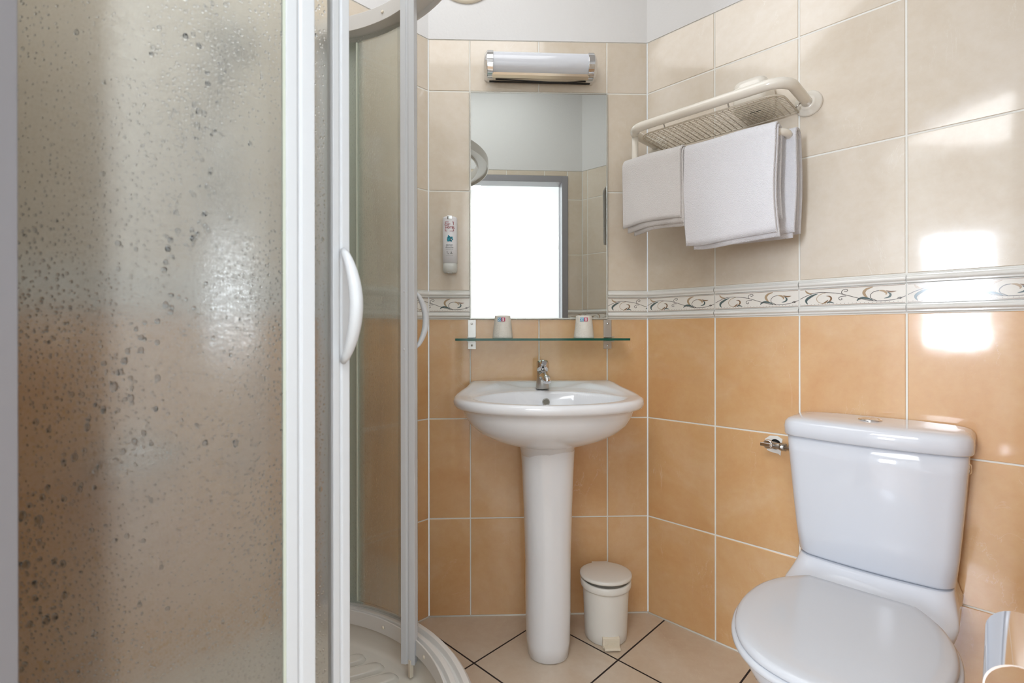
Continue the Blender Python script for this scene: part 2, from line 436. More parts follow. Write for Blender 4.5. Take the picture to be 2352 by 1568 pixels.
wall('wall_side', RF, (DR-RF).normalized(), (DR-RF).length, [.2515*k-.05 for k in range(1, 5)], trimname='trim_5')
wall('wall_front', DR, Vector((-1, 0)), 1.081, [.10, .25, .50, .75, .93, 1.0], regions=[(0, .098, 0, ZT), (.976, 1.081, 0, ZT), (.098, .976, 2.06, ZT)], trimname='trim_6')

# floor, ceiling
fm = MB(); poly = [CL, CR, RF, DR, Vector((.425, .27)), Vector((-.375, .27)), DL, LC]
fm.quad([(p.x, p.y, -.002) for p in poly], 1)
def clip_poly(P, inside, inter):
    out = []
    for i in range(len(P)):
        a, b = P[i-1], P[i]
        if inside(b):
            if not inside(a): out.append(inter(a, b))
            out.append(b)
        elif inside(a): out.append(inter(a, b))
    return out
roomp = [CL, CR, RF, DR, DL, LC]
def clip_room(P):
    n = len(roomp)
    for i in range(n):
        a, b = roomp[i], roomp[(i+1) % n]; e = b-a
        f = lambda p: -(e.x*(p.y-a.y)-e.y*(p.x-a.x))
        P = clip_poly(P, lambda p: f(p) >= -1e-9, lambda p, q: p+(q-p)*(f(p)/(f(p)-f(q))))
        if len(P) < 3: return []
    return P
TS = [.381-.313*3+.313*k for k in range(-3, 8)]; DS = [.308-.326*2+.326*k for k in range(0, 9)]
for t0, t1 in zip(TS, TS[1:]):
    for d0, d1 in zip(DS, DS[1:]):
        gg = .0027
        P = [rw(t0+gg, d0+gg), rw(t1-gg, d0+gg), rw(t1-gg, d1-gg), rw(t0+gg, d1-gg)]
        P = [Vector((p.x, p.y)) for p in P]
        P = clip_room(P)
        if P:
            ou, ov = random.uniform(0, 9), random.uniform(0, 9)
            mbp = P if (P[1]-P[0]).cross(P[2]-P[1]) > 0 else list(reversed(P))
            fm.quad([(p.x, p.y, 0) for p in mbp], 0, [(p.x+ou, p.y+ov) for p in mbp])
fm.box((.025, .32, -.004), (.80, .10, .006), 0)
struct(fm.build('floor', [M['tile_floor'], M['grout_dark']], fix=False))
cm = MB(); cm.quad([(p.x, p.y, ZC) for p in roomp], 0); struct(cm.build('ceiling', M['plaster'], fix=False))
# sealant lines along the foot of the walls
for nm, a, b in (('baseboard_back', CL, CR), ('baseboard_right', CR, RF), ('baseboard_left', LC, CL)):
    m_ = MB(); dd = (b-a).normalized(); nn = Vector((dd.y, -dd.x))
    A = a+nn*.002; B = b+nn*.002
    m_.tube([(A.x, A.y, .001), (B.x, B.y, .001)], .0032, 6); struct(m_.build(nm, M['grout']))

# bedroom beyond the doorway (seen in the mirror)
bp = [Vector((1.2, .27)), Vector((1.2, -.13)), Vector((-1.146, -2.52)), Vector((-3.99, .27))]
bz = 2.5
def plain_wall(name, a, b, z0, z1, m, holes=None):
    mb = MB(); L = (b-a).length
    rects = [(0, L, z0, z1)] if not holes else [(0, holes[0], z0, z1), (holes[1], L, z0, z1), (holes[0], holes[1], z0, holes[2]), (holes[0], holes[1], holes[3], z1)]
    for r in rects:
        if r[1]-r[0] > .001 and r[3]-r[2] > .001: mb.quad([(r[0], 0, r[2]), (r[1], 0, r[2]), (r[1], 0, r[3]), (r[0], 0, r[3])])
    return struct(mb.build(name, m, loc=(a.x, a.y, 0), rz=ang(b-a), fix=False))
plain_wall('wall_bedroom_right', bp[0], bp[1], 0, bz, M['bed_wall'])
plain_wall('wall_bedroom_back', bp[1], bp[2], 0, bz, M['bed_wall'])
q = bp[3]-bp[2]; wpos = (wc-bp[2]).dot(q.normalized())
plain_wall('wall_bedroom_left', bp[2], bp[3], 0, bz, M['bed_wall'], (wpos-.22, wpos+.22, .88, 1.90))
plain_wall('wall_bedroom_front', bp[3], bp[0], 0, bz, M['bed_wall'], (3.99-.375, 3.99+.425, 0, 2.02))
mb = MB(); mb.quad([(p.x, p.y, -.003) for p in bp]); struct(mb.build('floor_bedroom', M['wood'], fix=False))
mb = MB(); mb.quad([(p.x, p.y, bz) for p in bp]); struct(mb.build('ceiling_bedroom', M['bed_wall'], fix=False))
mb = MB()
for x in (-.225, .225): mb.box((x, 0, 1.39), (.03, .05, 1.05))
for z in (.87, 1.91): mb.box((0, 0, z), (.48, .05, .03))
wo = wc - LDR*.0
struct(mb.build('window_1', M['frame_grey'], loc=(wo.x+LDR.x*.03, wo.y+LDR.y*.03, 0), rz=ang(q), bevel=.003))
# door frame and open leaf
mb = MB()
for x, s in ((-.375, -1), (.425, 1)):
    mb.box((x+s*.02, .321, 1.03), (.04, .114, 2.06)); mb.box((x+s*.0045, .30, 1.01), (.012, .03, 2.02))
    mb.box((x+s*.03, .262, 1.04), (.065, .014, 2.08))
mb.box((.025, .321, 2.04), (.80, .114, .04)); mb.box((.025, .262, 2.06), (.93, .0135, .065))
struct(mb.build('trim_7', M['frame_grey'], bevel=.002))
mb = MB(); mb.box((.84, .215, 1.01), (.66, .04, 2.0), rz=-.04); dl = struct(mb.build('door_1', M['doorleaf'], bevel=.002))
mb = MB(); 
for z in (.3, 1.65): mb.tube([(.428, .25, z-.05), (.428, .25, z+.05)], .007, 10)
mb.build('hinge', M['chrome_dull'], dl)
mb = MB(); mb.tube([(1.10, .19, 1.04), (1.10, .14, 1.04), (1.07, .13, 1.04), (.98, .13, 1.04)], .008, 10); mb.build('door_handle', M['chrome_dull'], dl)

# ---------------------------------------------------------------- shower
SC = (-.615, .965); rad = math.radians
ZR0, ZR1, ZQ0, ZQ1 = .192, .232, 1.897, 1.940
a_far, a_near = rad(86.3), rad(-84.6)
# tray
def tray_outline(k, r):
    out = []
    for p in arc(SC, r, rad(-84.2), rad(85.8), 40): out.append(Vector((p.x, p.y)))
    a = out[-1]; b = out[0]
    lc = LC + Vector((.010, 0))
    for i in range(1, 12): out.append(a+(lc-a)*(i/12))
    for i in range(0, 12): out.append(lc+(b-lc)*(i/12))
    c = Vector((-.68, .965))
    return [c+(p-c)*k for p in out]
def inset_wall(P, e=.008): # keep the tray off the tiles
    out = []
    for p in P:
        dl_ = (p-CL).dot(Vector((LDR.y, -LDR.x))); q_ = p.copy()
        if dl_ < e: q_ += Vector((LDR.y, -LDR.x))*(e-dl_)
        n2 = Vector((.7001, .7141)); d2 = (q_-DL).dot(n2)
        if d2 < e: q_ += n2*(e-d2)
        out.append(q_)
    return out
mb = MB(); rows = []
for k, r, z in ((1, .556, .0), (1, .556, .165), (1, .560, .18), (.995, .558, .19), (.985, .555, .194), (.945, .545, .193), (.93, .545, .188), (.92, .545, .160), (.91, .545, .140), (.885, .545, .132), (.45, .545, .129), (.05, .545, .127)):
    P = inset_wall(tray_outline(k, r)); rows.append([(p.x, p.y, z) for p in P])
mb.grid(rows, cap0=True, cap1=True)
tray = mb.build('shower_tray', M['tray']); tag(tray, 'cream quarter round shower tray on the floor under the sliding glass doors', 'shower tray')
mb = MB()
dv = Vector((math.cos(rad(24)), math.sin(rad(24)))); nv = Vector((-dv.y, dv.x))
for i in range(-7, 8):
    off = i*.056; L0 = -.28; L1 = math.sqrt(max(.0, .452**2-off*off))-.02
    if L1 < .08: continue
    c = Vector(SC); a = c+nv*off+dv*(-.20 if abs(off) < .25 else -.02); b = c+nv*off+dv*L1
    out = []
    for s_, e_ in ((b, 0), (a, pi)):
        for k in range(7):
            an = math.atan2(dv.y, dv.x)+e_-pi/2+pi*k/6
            out.append((s_.x+.017*math.cos(an), s_.y+.017*math.sin(an)))
    ctr = (a+b)/2
    rws = []
    for k_, z in ((1.15, .128), (1.0, .140), (.95, .1425), (.6, .1430)):
        rws.append([(p[0]+(ctr.x-p[0])*(1-k_)*.25+ (0), p[1]+(ctr.y-p[1])*(1-k_)*1.0*.25, z) for p in out])
    mb.grid(rws, cap1=True)
o = mb.build('grip_rib', M['tray'], tray); o['kind'] = 'stuff'
mb = MB(); mb.lathe([(.0, .130), (.045, .130), (.045, .136), (.03, .139), (0, .139)], (-.80, .965, 0), 24, caps=False); mb.build('drain_cover', M['chrome'], tray)

enc = thing('shower_enclosure', 'curved white framed shower enclosure with wet textured glass and two sliding doors', 'shower enclosure', (SC[0], SC[1], ZR0))
def loc_(p): return Vector((p.x-SC[0], p.y-SC[1], p.z-ZR0))
def A(r, a0, a1, n, z): return [loc_(p) for p in arc(SC, r, a0, a1, n, z)]
# rails (path run so that "outward" is radial)
for nm, z0, z1 in (('bottom_rail', ZR0, ZR1), ('top_rail', ZQ0, ZQ1)):
    mb = MB(); pts = A(.52, rad(-83.5), rad(85.2), 60, z0); hh = z1-z0
    if nm == 'bottom_rail': prof = [(-.034, 0), (.034, 0), (.034, .020), (.026, .030), (.012, .033), (.008, .020), (.0, .020), (-.004, .033), (-.016, .034), (-.020, .022), (-.026, .022), (-.030, hh), (-.034, hh)]
    else: prof = [(-.034, .0), (-.030, 0), (-.026, .012), (.018, .012), (.022, 0), (.026, .0), (.026, hh), (.022, hh+.003), (-.030, hh+.003), (-.034, hh)]
    mb.sweep(pts, prof); rl = mb.build(nm, M['rail'], enc, bevel=.001)
    for a in (36, 58, 78, -30, -60):
        p = loc_(Vector((SC[0]+.4855*math.cos(rad(a)), SC[1]+.4855*math.sin(rad(a)), z0+hh*.5)))
        mb = MB(); R = Matrix.Rotation(rad(a), 3, 'Z') @ Matrix.Rotation(-pi/2, 3, 'Y')
        mb.lathe([(.0045, 0), (.0045, .0016), (.003, .003), (0, .003)], p, 14, rot=R); mb.build('screw_cap', M['cream'], rl)
def glass(name, r, a0, a1, z0, z1, m, parent, n=40, th=.005):
    mb = MB(); inner = arc((0, 0), r-th/2, a0, a1, n); outer = arc((0, 0), r+th/2, a0, a1, n)
    ring = inner+list(reversed(outer)); zz = [z0+(z1-z0)*k/6-ZR0 for k in range(7)]
    rows = [[(p.x, p.y, z) for p in ring] for z in zz]
    u = [r*(a0+(a1-a0)*i/n) for i in range(n+1)]; u = u+list(reversed([x+.003 for x in u]))
    uvs = [[(uu, z) for uu in u] for z in zz]
    mb.grid(rows, sm=True, cap0=True, cap1=True, uvs=uvs)
    o = mb.build(name, m, parent)
    es = o.modifiers.new('es', 'EDGE_SPLIT'); es.split_angle = rad(40)
    return o
def post(name, r, a, wt, wr, z0, z1, m, parent, tw=0):
    mb = MB(); c = Vector((r*math.cos(a), r*math.sin(a), 0))
    R = Matrix.Rotation(a+tw, 3, 'Z')  # local x radial, y tangential
    pr = [(-wr/2, -wt/2), (wr/2, -wt/2), (wr/2, -wt*.12), (wr/2-.0025, -wt*.10), (wr/2-.0025, wt*.0), (wr/2, wt*.03), (wr/2, wt/2), (-wr/2, wt/2), (-wr/2, wt*.12), (-wr/2+.0025, wt*.10), (-wr/2+.0025, -wt*.05), (-wr/2, -wt*.08)]
    rows = [[c+R @ Vector((x, y, 0))+Vector((0, 0, z-ZR0)) for x, y in pr] for z in (z0, z1)]
    mb.grid(rows, sm=False, cap0=True, cap1=True)
    return mb.build(name, m, parent, bevel=.0012)
def handle(a, r, zc, parent):
    mb = MB(); R = Matrix.Rotation(a, 3, 'Z'); pts = []; rr = []
    for i in range(21):
        t = i/20*2-1
        p = Vector((.002+.030*math.cos(t*pi/2)**.75, .0, t*.072)); pts.append(R @ p + Vector((r*math.cos(a), r*math.sin(a), zc-ZR0)))
        rr.append(.0085*(.45+.55*math.cos(t*pi/2)**.6))
    mb.tube(pts, rr, 14); return mb.build('handle', M['pvc'], parent)
# fixed side panels
for side, aw, ap, gm in ((1, a_far, rad(52.6), M['glass_far']), (-1, a_near, rad(-46.4), M['glass_wet'])):
    pn = glass('fixed_panel', .532, min(aw, ap), max(aw, ap), ZR1-.012, ZQ0+.012, gm, enc)
    post('wall_profile', .532, aw-side*rad(1.6), .030, .030, ZR0+.002, ZQ1-.002, M['pvc'], enc)
    if side > 0:
        mb = MB(); mb.grid([[(r_*math.cos(a), r_*math.sin(a), z) for a, r_ in [(rad(71.5+i*1.3), .549) for i in range(11)]+[(rad(84.5-i*1.3), .541) for i in range(11)]] for z in (.012, ZQ0-ZR0)], sm=False, cap0=True, cap1=True)
        mb.build('filler_panel', M['filler'], enc)
    post('post', .530, ap, .026 if side > 0 else .033, .014, ZR1-.03, ZQ0+.03, M['pvc'], enc)
    mb = MB(); mb.box((0, 0, 0), (.0062, .004, ZQ0-ZR1)); R = Matrix.Rotation(ap, 3, 'Z'); cc = R @ Vector((.532, side*.0175, 0))
    mb.build('seal', M['seal'], pn, loc=(cc.x, cc.y, (ZR1+ZQ0)/2-ZR0), rz=ap)
# sliding doors, both pushed open
for side, a0, a1, gm in ((1, rad(43.6), rad(70.4), M['glass_far']), (-1, rad(-82.0), rad(-39.3), M['glass_near_door'])):
    ae = a0 if side > 0 else a1
    dr = glass('sliding_door', .502, a0, a1, ZR1+(.022 if side > 0 else -.01), ZQ0-(.03 if side > 0 else -.01), gm, enc)
    dr['label'] = 'sliding glass door pushed open'
    if side < 0: post('door_profile', .502, ae, .024, .016, ZR1-.045, ZQ0+.01, M['pvc'], dr)
    else: post('door_profile', .478, ae, .038, .022, .170, ZQ0+.01, M['pvc'], dr, rad(36))
    if side > 0:
        mb = MB(); R = Matrix.Rotation(ae, 3, 'Z'); c = R @ Vector((.476, -.010, 0))
        mb.box((0, 0, 0), (.010, .008, .045)); mb.build('glide', M['cream'], dr, loc=(c.x, c.y, .160-ZR0), rz=ae)
        for z in (1.135, .985):
            p = R @ Vector((.4665, .004, z-ZR0)); mb = MB(); mb.lathe([(.0055, 0), (.0055, .002), (.003, .004), (0, .004)], p, 14, rot=R @ Matrix.Rotation(-pi/2, 3, 'Y'))
            mb.build('handle_screw', M['pvc'], dr)
    if side > 0:
        mb = MB(); mb.box((0, 0, 0), (.008, .004, ZQ0-ZR1-.052)); ca = Vector((.502*math.cos(a1), .502*math.sin(a1), 0)); mb.build('edge_seal', M['seal'], dr, loc=(ca.x, ca.y, (ZR1+ZQ0)/2-ZR0-.004), rz=a1)
    handle(ae, .511 if side < 0 else .498, 1.062, dr)

# water drops clinging to the outside of the near glass
def drops(name, r, a0, a1, z0, z1, spacing, parent, seed, big=.004):
    rnd = random.Random(seed); mb = MB(); u = a0*r
    def drop(u, z, rx, rz_, h):
        a = u/r; c = Vector((r*math.cos(a), r*math.sin(a), z-ZR0)); n_ = Vector((math.cos(a), math.sin(a), 0)); tx = Vector((-n_.y, n_.x, 0)); k = 8 if rx < .0012 else 14
        b = len(mb.v)
        for q, hh in ((1, -.00005), (.80, .62), (.42, .93)):
            for i in range(k):
                t = 2*pi*i/k; p = c+tx*(rx*q*math.cos(t))+Vector((0, 0, rz_*q*math.sin(t)))+n_*(h*hh if hh > 0 else hh); mb.v.append(tuple(p))
        mb.v.append(tuple(c+n_*h))
        for L_ in range(2):
            for i in range(k): mb.f.append((b+L_*k+i, b+L_*k+(i+1) % k, b+(L_+1)*k+(i+1) % k, b+(L_+1)*k+i)); mb.m.append(0); mb.sm.append(True)
        for i in range(k): mb.f.append((b+2*k+i, b+2*k+(i+1) % k, b+3*k)); mb.m.append(0); mb.sm.append(True)
        mb.f.append(tuple(b+i for i in reversed(range(k)))); mb.m.append(0); mb.sm.append(False)
    while u < a1*r:
        z = z0+rnd.uniform(0, spacing)
        while z < z1:
            g1 = .5+.5*math.sin(u*31+1.3+2.2*math.sin(z*7))*math.sin(z*13+.7)
            if rnd.random() < .45+.5*g1:
                s_ = rnd.uniform(.0005, .0011)*(1+.5*g1)
                drop(u+rnd.uniform(-.4, .4)*spacing, z+rnd.uniform(-.4, .4)*spacing, s_, s_*rnd.uniform(1, 1.25), s_*.5)
            z += spacing
        u += spacing
    for i in range(int((a1-a0)*r*(z1-z0)*big*1e6*.30)):
        # larger drops gather along slanting trails
        k = rnd.random(); z = rnd.uniform(z0, z1); uu = a0*r+(a1-a0)*r*((.15+.7*rnd.random()) if k < .35 else (.5+.42*math.sin(z*5.3+1.1)*.6+rnd.gauss(0, .05)) % 1)
        s_ = rnd.uniform(.0011, .0026)*(1 if rnd.random() < .85 else 1.35)
        drop(uu, z, s_, s_*rnd.uniform(1.1, 1.7), s_*.34)
    o = mb.build(name, M['water'], parent, fix=False); o['kind'] = 'stuff'; return o
_np = [o for o in enc.children if o.name.startswith('fixed_panel')][-1]
drops('water_drops', .5347, rad(-80), rad(-48.6), .24, 1.90, .0052, _np, 4)
_nd = [o for o in enc.children if o.name.startswith('sliding_door')][-1]
drops('water_drops', .5047, rad(-45), rad(-41.2), .24, 1.90, .0048, _nd, 9, .001)

# shower fittings on the left wall, blurred behind the wet glass
def lw(s, D, z): # s measured from CL along the left wall, D out of the wall
    p = CL - LDR*s + Vector((LDR.y, -LDR.x))*D
    return Vector((p.x, p.y, z))
hs = thing('hand_shower_set', 'chrome hand shower on a riser rail behind the wet glass', 'shower', lw(.69, 0, 1.0))
o0 = hs.location
mb = MB(); mb.tube([lw(.69, .045, .98)-o0, lw(.69, .045, 1.74)-o0], .010, 12)
for z in (1.0, 1.72): mb.tube([lw(.69, 0, z)-o0, lw(.69, .045, z)-o0], .012, 12)
mb.build('riser_rail', M['chrome'], hs)
mb = MB(); mb.tube([lw(.69, .05, 1.62)-o0, lw(.69, .10, 1.70)-o0, lw(.69, .13, 1.73)-o0], [.011, .011, .014], 12)
d = (lw(.69, .06, -.05)-lw(.69, 0, 0)).normalized(); q_ = d.to_track_quat('Z', 'Y').to_matrix()
mb.lathe([(.012, -.035), (.045, -.008), (.052, 0), (.05, .012), (0, .012)], lw(.69, .15, 1.73)-o0, 24, rot=q_); mb.build('shower_head', M['chrome_dull'], hs)
mb = MB(); mb.tube(catmull([lw(.69, .05, 1.60)-o0, lw(.66, .08, 1.35)-o0, lw(.62, .10, 1.05)-o0, lw(.60, .09, .78)-o0, lw(.63, .07, .66)-o0, lw(.67, .06, .72)-o0], 8), .007, 8); mb.build('hose', M['chrome_dull'], hs)
mx = thing('shower_mixer', 'chrome shower mixer on the orange tiles behind the wet glass', 'tap', lw(.86, 0, .74)); o0 = mx.location
mb = MB(); mb.tube([lw(.78, .05, .74)-o0, lw(.94, .05, .74)-o0], .024, 16); 
for s_ in (.80, .92): mb.tube([lw(s_, 0, .74)-o0, lw(s_, .05, .74)-o0], .02, 14)
mb.build('body', M['chrome'], mx); mb = MB(); mb.tube([lw(.86, .05, .76)-o0, lw(.86, .08, .80)-o0, lw(.86, .12, .81)-o0], [.015, .012, .009], 12); mb.build('lever', M['chrome'], mx)

# ---------------------------------------------------------------- mirror
def bobj(x, D, z): p = bw(x, D, z); return p
mx0, mx1, mz0, mz1 = .154, .649, 1.083, 1.900
mr = thing('wall_mirror', 'frameless rectangular mirror set into the cream tiles above the glass shelf', 'mirror', bobj((mx0+mx1)/2, 0, mz0), TH)
mb = MB(); hw = (mx1-mx0)/2; hz = mz1-mz0
mb.box((0, -.0035, hz/2), (2*hw, .005, hz)); mb.build('glass', M['mirror'], mr)
mb = MB()
for s_ in (-1, 1): mb.box((s_*(hw+.002), -.0035, hz/2), (.004, .009, hz+.008))
for z in (-.002, hz+.002): mb.box((0, -.0035, z), (2*hw, .009, .004))
mb.build('edge_trim', M['mirror_edge'], mr)

# ---------------------------------------------------------------- wall lamp
wl = thing('wall_lamp', 'opal tube wall lamp with chrome octagonal end caps above the mirror', 'lamp', bobj(.404, 0, 1.984), TH+.012)
wl.rotation_euler = (0, .010, TH)
def lampprof(k=1.0): # (y, z) cross-section out of the wall
    return [(-.010, -.047*k), (-.035, -.047*k), (-.058, -.040*k), (-.073, -.022*k), (-.078, .0), (-.073, .022*k), (-.058, .040*k), (-.035, .047*k), (-.010, .047*k)]
mb = MB(); pr = [(-.010, -.038)]+[(-.030-.042*math.cos(a), .004+.042*math.sin(a)) for a in [(-pi/2)+pi*i/16 for i in range(17)]]+[(-.010, .044)]
mb.grid([[(x, y, z) for y, z in pr] for x in (-.170, .170)], cap0=True, cap1=True)
o = mb.build('diffuser', M['lamp_diff'], wl); o.modifiers.new('es', 'EDGE_SPLIT').split_angle = rad(50)
mb = MB(); pr = [(-.004, -.0465), (-.038, -.0465), (-.054, -.043), (-.058, -.0365), (-.030, -.0385), (-.004, -.0385)]
mb.grid([[(x, y, z) for y, z in pr] for x in (-.172, .172)], cap0=True, cap1=True, sm=False); mb.build('reflector_strip', M['strip'], wl)
for s_ in (-1, 1):
    mb = MB(); cp = lampprof()
    cp = [(-.001, -.047)]+cp[1:-1]+[(-.001, .047)]
    mb.grid([[(s_*.168, y, z) for y, z in cp], [(s_*.190, y, z) for y, z in cp], [(s_*.201, -.001+(y+.001)*.80, z*.78) for y, z in cp]], cap0=True, cap1=True, sm=False)
    o = mb.build('end_cap', M['chrome'], wl, bevel=.0015)
mb = MB(); mb.box((0, -.012, -.0475), (.366, .010, .0015)); mb.tube([(-.16, -.030, -.0478), (-.08, -.030, -.0500), (.03, -.030, -.0535), (.10, -.030, -.0525), (.165, -.030, -.048)], .0022, 8)
mb.build('gasket', M['dark'], wl)

# vent high on the back wall
vt = thing('air_vent', 'round cream air vent cover high on the white wall', 'vent', bobj(.138, 0, 2.341), TH)
R_ = Matrix.Rotation(pi/2, 3, 'X')
mb = MB(); mb.lathe([(.117, 0), (.117, .006), (.108, .012), (.095, .012), (.092, .006), (0, .006)], (0, -.001, 0), 48, rot=R_); mb.build('ring', M['cream'], vt)
mb = MB()
for k in range(-5, 6): mb.box((0, -.010, k*.016), (2*math.sqrt(.094**2-(k*.016)**2), .006, .006))
mb.build('grille', M['cream'], vt)

# ---------------------------------------------------------------- soap dispenser
sx = (1033.5-1176)/1140*1.775
sd = thing('soap_dispenser', 'slim white soap dispenser bottle on the cream tiles left of the mirror', 'soap dispenser', bobj((sx-CL.x), 0, 1.243), TH)
def squircle(rx, ry, n=32, e=3.0, cx=0, cy=0):
    out = []
    for k in range(n):
        a = 2*pi*k/n; c, s_ = math.cos(a), math.sin(a)
        out.append((cx+rx*math.copysign(abs(c)**(2/e), c), cy+ry*math.copysign(abs(s_)**(2/e), s_)))
    return out
def ringz(P, z): return [(x, y, z) for x, y in P]
mb = MB(); c_ = -.0285
mb.grid([ringz(squircle(.0262*k, .025*k, 36, 2.6, 0, c_), z) for k, z in ((1, .034), (1, .10), (1.0, .190), (.97, .1955), (.80, .198))], cap0=True, cap1=True)
mb.build('bottle', M['bottle'], sd)
mb = MB(); mb.grid([ringz(squircle(.0255*k, .0245*k, 36, 2.8, 0, c_), z) for k, z in ((.86, .0), (.92, .003), (1, .008), (1, .034))], cap0=True, cap1=True); bs = mb.build('base', M['cap_grey'], sd)
mb = MB(); mb.box((0, c_, -.0005), (.016, .03, .003)); mb.box((-.013, c_, .0), (.005, .02, .002)); mb.box((.013, c_, .0), (.005, .02, .002)); mb.build('nozzle', M['chrome_dull'], bs)
mb = MB(); mb.grid([[(.0085*math.cos(a)*1.0, c_-.0258*1-.001*math.sin(a)*0+(.0035 if z > .199 else 0), z) for a in (pi, 2*pi/3, pi/3, 0)]+[(.0085, c_+.01, z), (-.0085, c_+.01, z)] for z in (.1875, .1985, .2015)], cap0=True, cap1=True, sm=False)
mb.build('clip', M['chrome'], sd, bevel=.001)
yf = c_-.0254
rt = (pi/2, 0, 0)
lb = MB()
def flat(x, z, w_, h_, mi): lb.box((x, yf, z), (w_, .0005, h_), mi)
bx = .0145
for (x, z, w_, h_) in ((-bx+.006, .177, .013, .0016), (-bx, .1745, .0016, .006), (bx-.0022, .177, .006, .0016), (bx, .172, .0016, .011), (-bx, .1485, .0016, .008), (-bx+.0025, .1452, .006, .0016), (bx-.0065, .1452, .0145, .0016), (bx, .148, .0016, .006)): flat(x, z, w_, h_, 0)
random.seed(3)
for k in range(26):
    a = random.uniform(0, 2*pi); r_ = random.uniform(0, .0105); x = r_*math.cos(a)*1.15; z = .119+r_*math.sin(a); s_ = random.uniform(.0022, .0045)
    lb.prism([(0, 0)], 0, 0) if False else None
    pts = [(x+s_*random.uniform(.7, 1.1)*math.cos(b), yf-.0002-.00002*k, z+s_*random.uniform(.7, 1.1)*math.sin(b)) for b in [2*pi*j/9 for j in range(9)]]
    lb.quad(pts, 1 if k % 4 else 2)
for x, z in ((.002, .124), (.005, .120), (.0035, .116), (.007, .118), (.0065, .123), (.0055, .1135)): lb.box((x, yf-.001, z), (.0016, .0004, .0022), 4, rot=Matrix.Rotation(.5, 3, 'Y'))
flat(0, .0805, .026, .0004, 3); flat(0, .0590, .026, .0004, 3)
for (x, z, w_, h_) in ((-.0075, .073, .005, .0008), (-.009, .070, .0008, .005), (-.006, .068, .0035, .0008), (-.004, .065, .0045, .0022), (.0065, .074, .002, .002), (.0065, .0695, .004, .0025), (.0065, .066, .008, .0022)): flat(x, z, w_, h_, 3)
lbo = lb.build('printed_label', [M['red'], M['teal'], M['teal2'], M['print'], M['dark']], sd, fix=False)
text_mesh("CIT'", .0115, 'logo_text', M['red'], lbo, (-.0068, yf-.0004, .1665), rt, bold=.0002)
text_mesh("HOTEL", .0105, 'logo_text', M['red'], lbo, (.0022, yf-.0004, .1572), rt, bold=.0002)
text_mesh("savon", .0105, 'product_text', M['print'], lbo, (0, yf-.0004, .0965), rt)
text_mesh("douche", .0095, 'product_text', M['print'], lbo, (0, yf-.0004, .0875), rt)

# ---------------------------------------------------------------- glass shelf
shf = thing('glass_shelf', 'green edged glass shelf on two steel brackets under the mirror', 'shelf', bobj(.404, 0, 1.010), TH)
mb = MB(); mb.box((0, -.070, -.004), (.592, .118, .0079)); mb.build('glass_plate', M['shelf_glass'], shf, bevel=.0006)
mb = MB(); mb.box((0, -.1302, -.004), (.592, .0022, .0079)); 
for s_ in (-1, 1): mb.box((s_*.2971, -.0701, -.004), (.0022, .118, .0079))
mb.build('polished_edge', M['shelf_edge'], shf, bevel=.0004)
for x in (-.2475, .2485):
    mb = MB(); mb.box((x, -.003, .013), (.029, .004, .106))
    for z in (.0035, -.0115): mb.box((x, -.025, z), (.029, .046, .003))
    br = mb.build('bracket', M['chrome_dull'], shf, bevel=.0006)
    for z in (.052, -.027):
        mb = MB(); mb.lathe([(.0042, 0), (.0042, .001), (.003, .0028), (0, .003)], (x, -.005, z), 14, rot=R_); mb.build('screw', M['chrome'], br)

# cups
cup = thing('plastic_cup', 'film wrapped cream cup upside down on the shelf, under the mirror\'s left half', 'cup', bobj(-.035-CL.x, .078, 1.0103), TH, 'wrapped cups on the glass shelf')
mb = MB(); n = 40; rows = []
for r_, z in ((.0345, .0), (.0358, .002), (.0352, .006), (.031, .045), (.0272, .073), (.0262, .0775), (.0235, .0785), (.0228, .076), (.0, .0755)):
    rows.append([(r_*(1+.012*math.sin(9*a+z*60)+.008*math.sin(17*a-z*90))*math.cos(a), r_*(1+.012*math.sin(9*a+z*60))*math.sin(a), z) for a in [2*pi*k/n for k in range(n)]])
mb.grid(rows, cap0=True); mb.build('cup_body', M['cup'], cup)
mb = MB()
def cl(x, z, w_, h_, mi, e=0):
    a = x/.0285; 
    for k in range(3):
        xx = x-w_/2+w_*(k+.5)/3; rr = .0305-(z-.05)*.12+.0012+e
        mb.box((xx, -math.sqrt(max(rr*rr-xx*xx, 0)), z), (w_/3+.0003, .0006, h_), mi, rz=math.asin(xx/rr))
cl(-.0115, .0645, .0125, .0135, 0); cl(.0015, .0645, .0125, .0135, 1)
for x, z, w_, h_ in ((.0015, .0685, .006, .0018), (-.0005, .0665, .0018, .004), (.0035, .0650, .0018, .008), (.0015, .0645, .006, .0018), (.0015, .0605, .006, .0018)): cl(x, z, w_, h_, 2, .0005)
for x, z in ((-.0145, .068), (-.009, .068), (-.012, .0645), (-.0145, .061), (-.009, .061)): cl(x, z, .0028, .0022, 2, .0005)
mb.build('sticker', [M['blue'], M['pink'], M['white_ink']], cup)
c2 = cup.copy(); COL.objects.link(c2); c2.location = bobj(.250-CL.x-.0, .078, 1.0103); c2['label'] = 'film wrapped cream cup upside down on the shelf beside the right bracket'
for ch in list(cup.children):
    d_ = ch.copy(); COL.objects.link(d_); d_.parent = c2

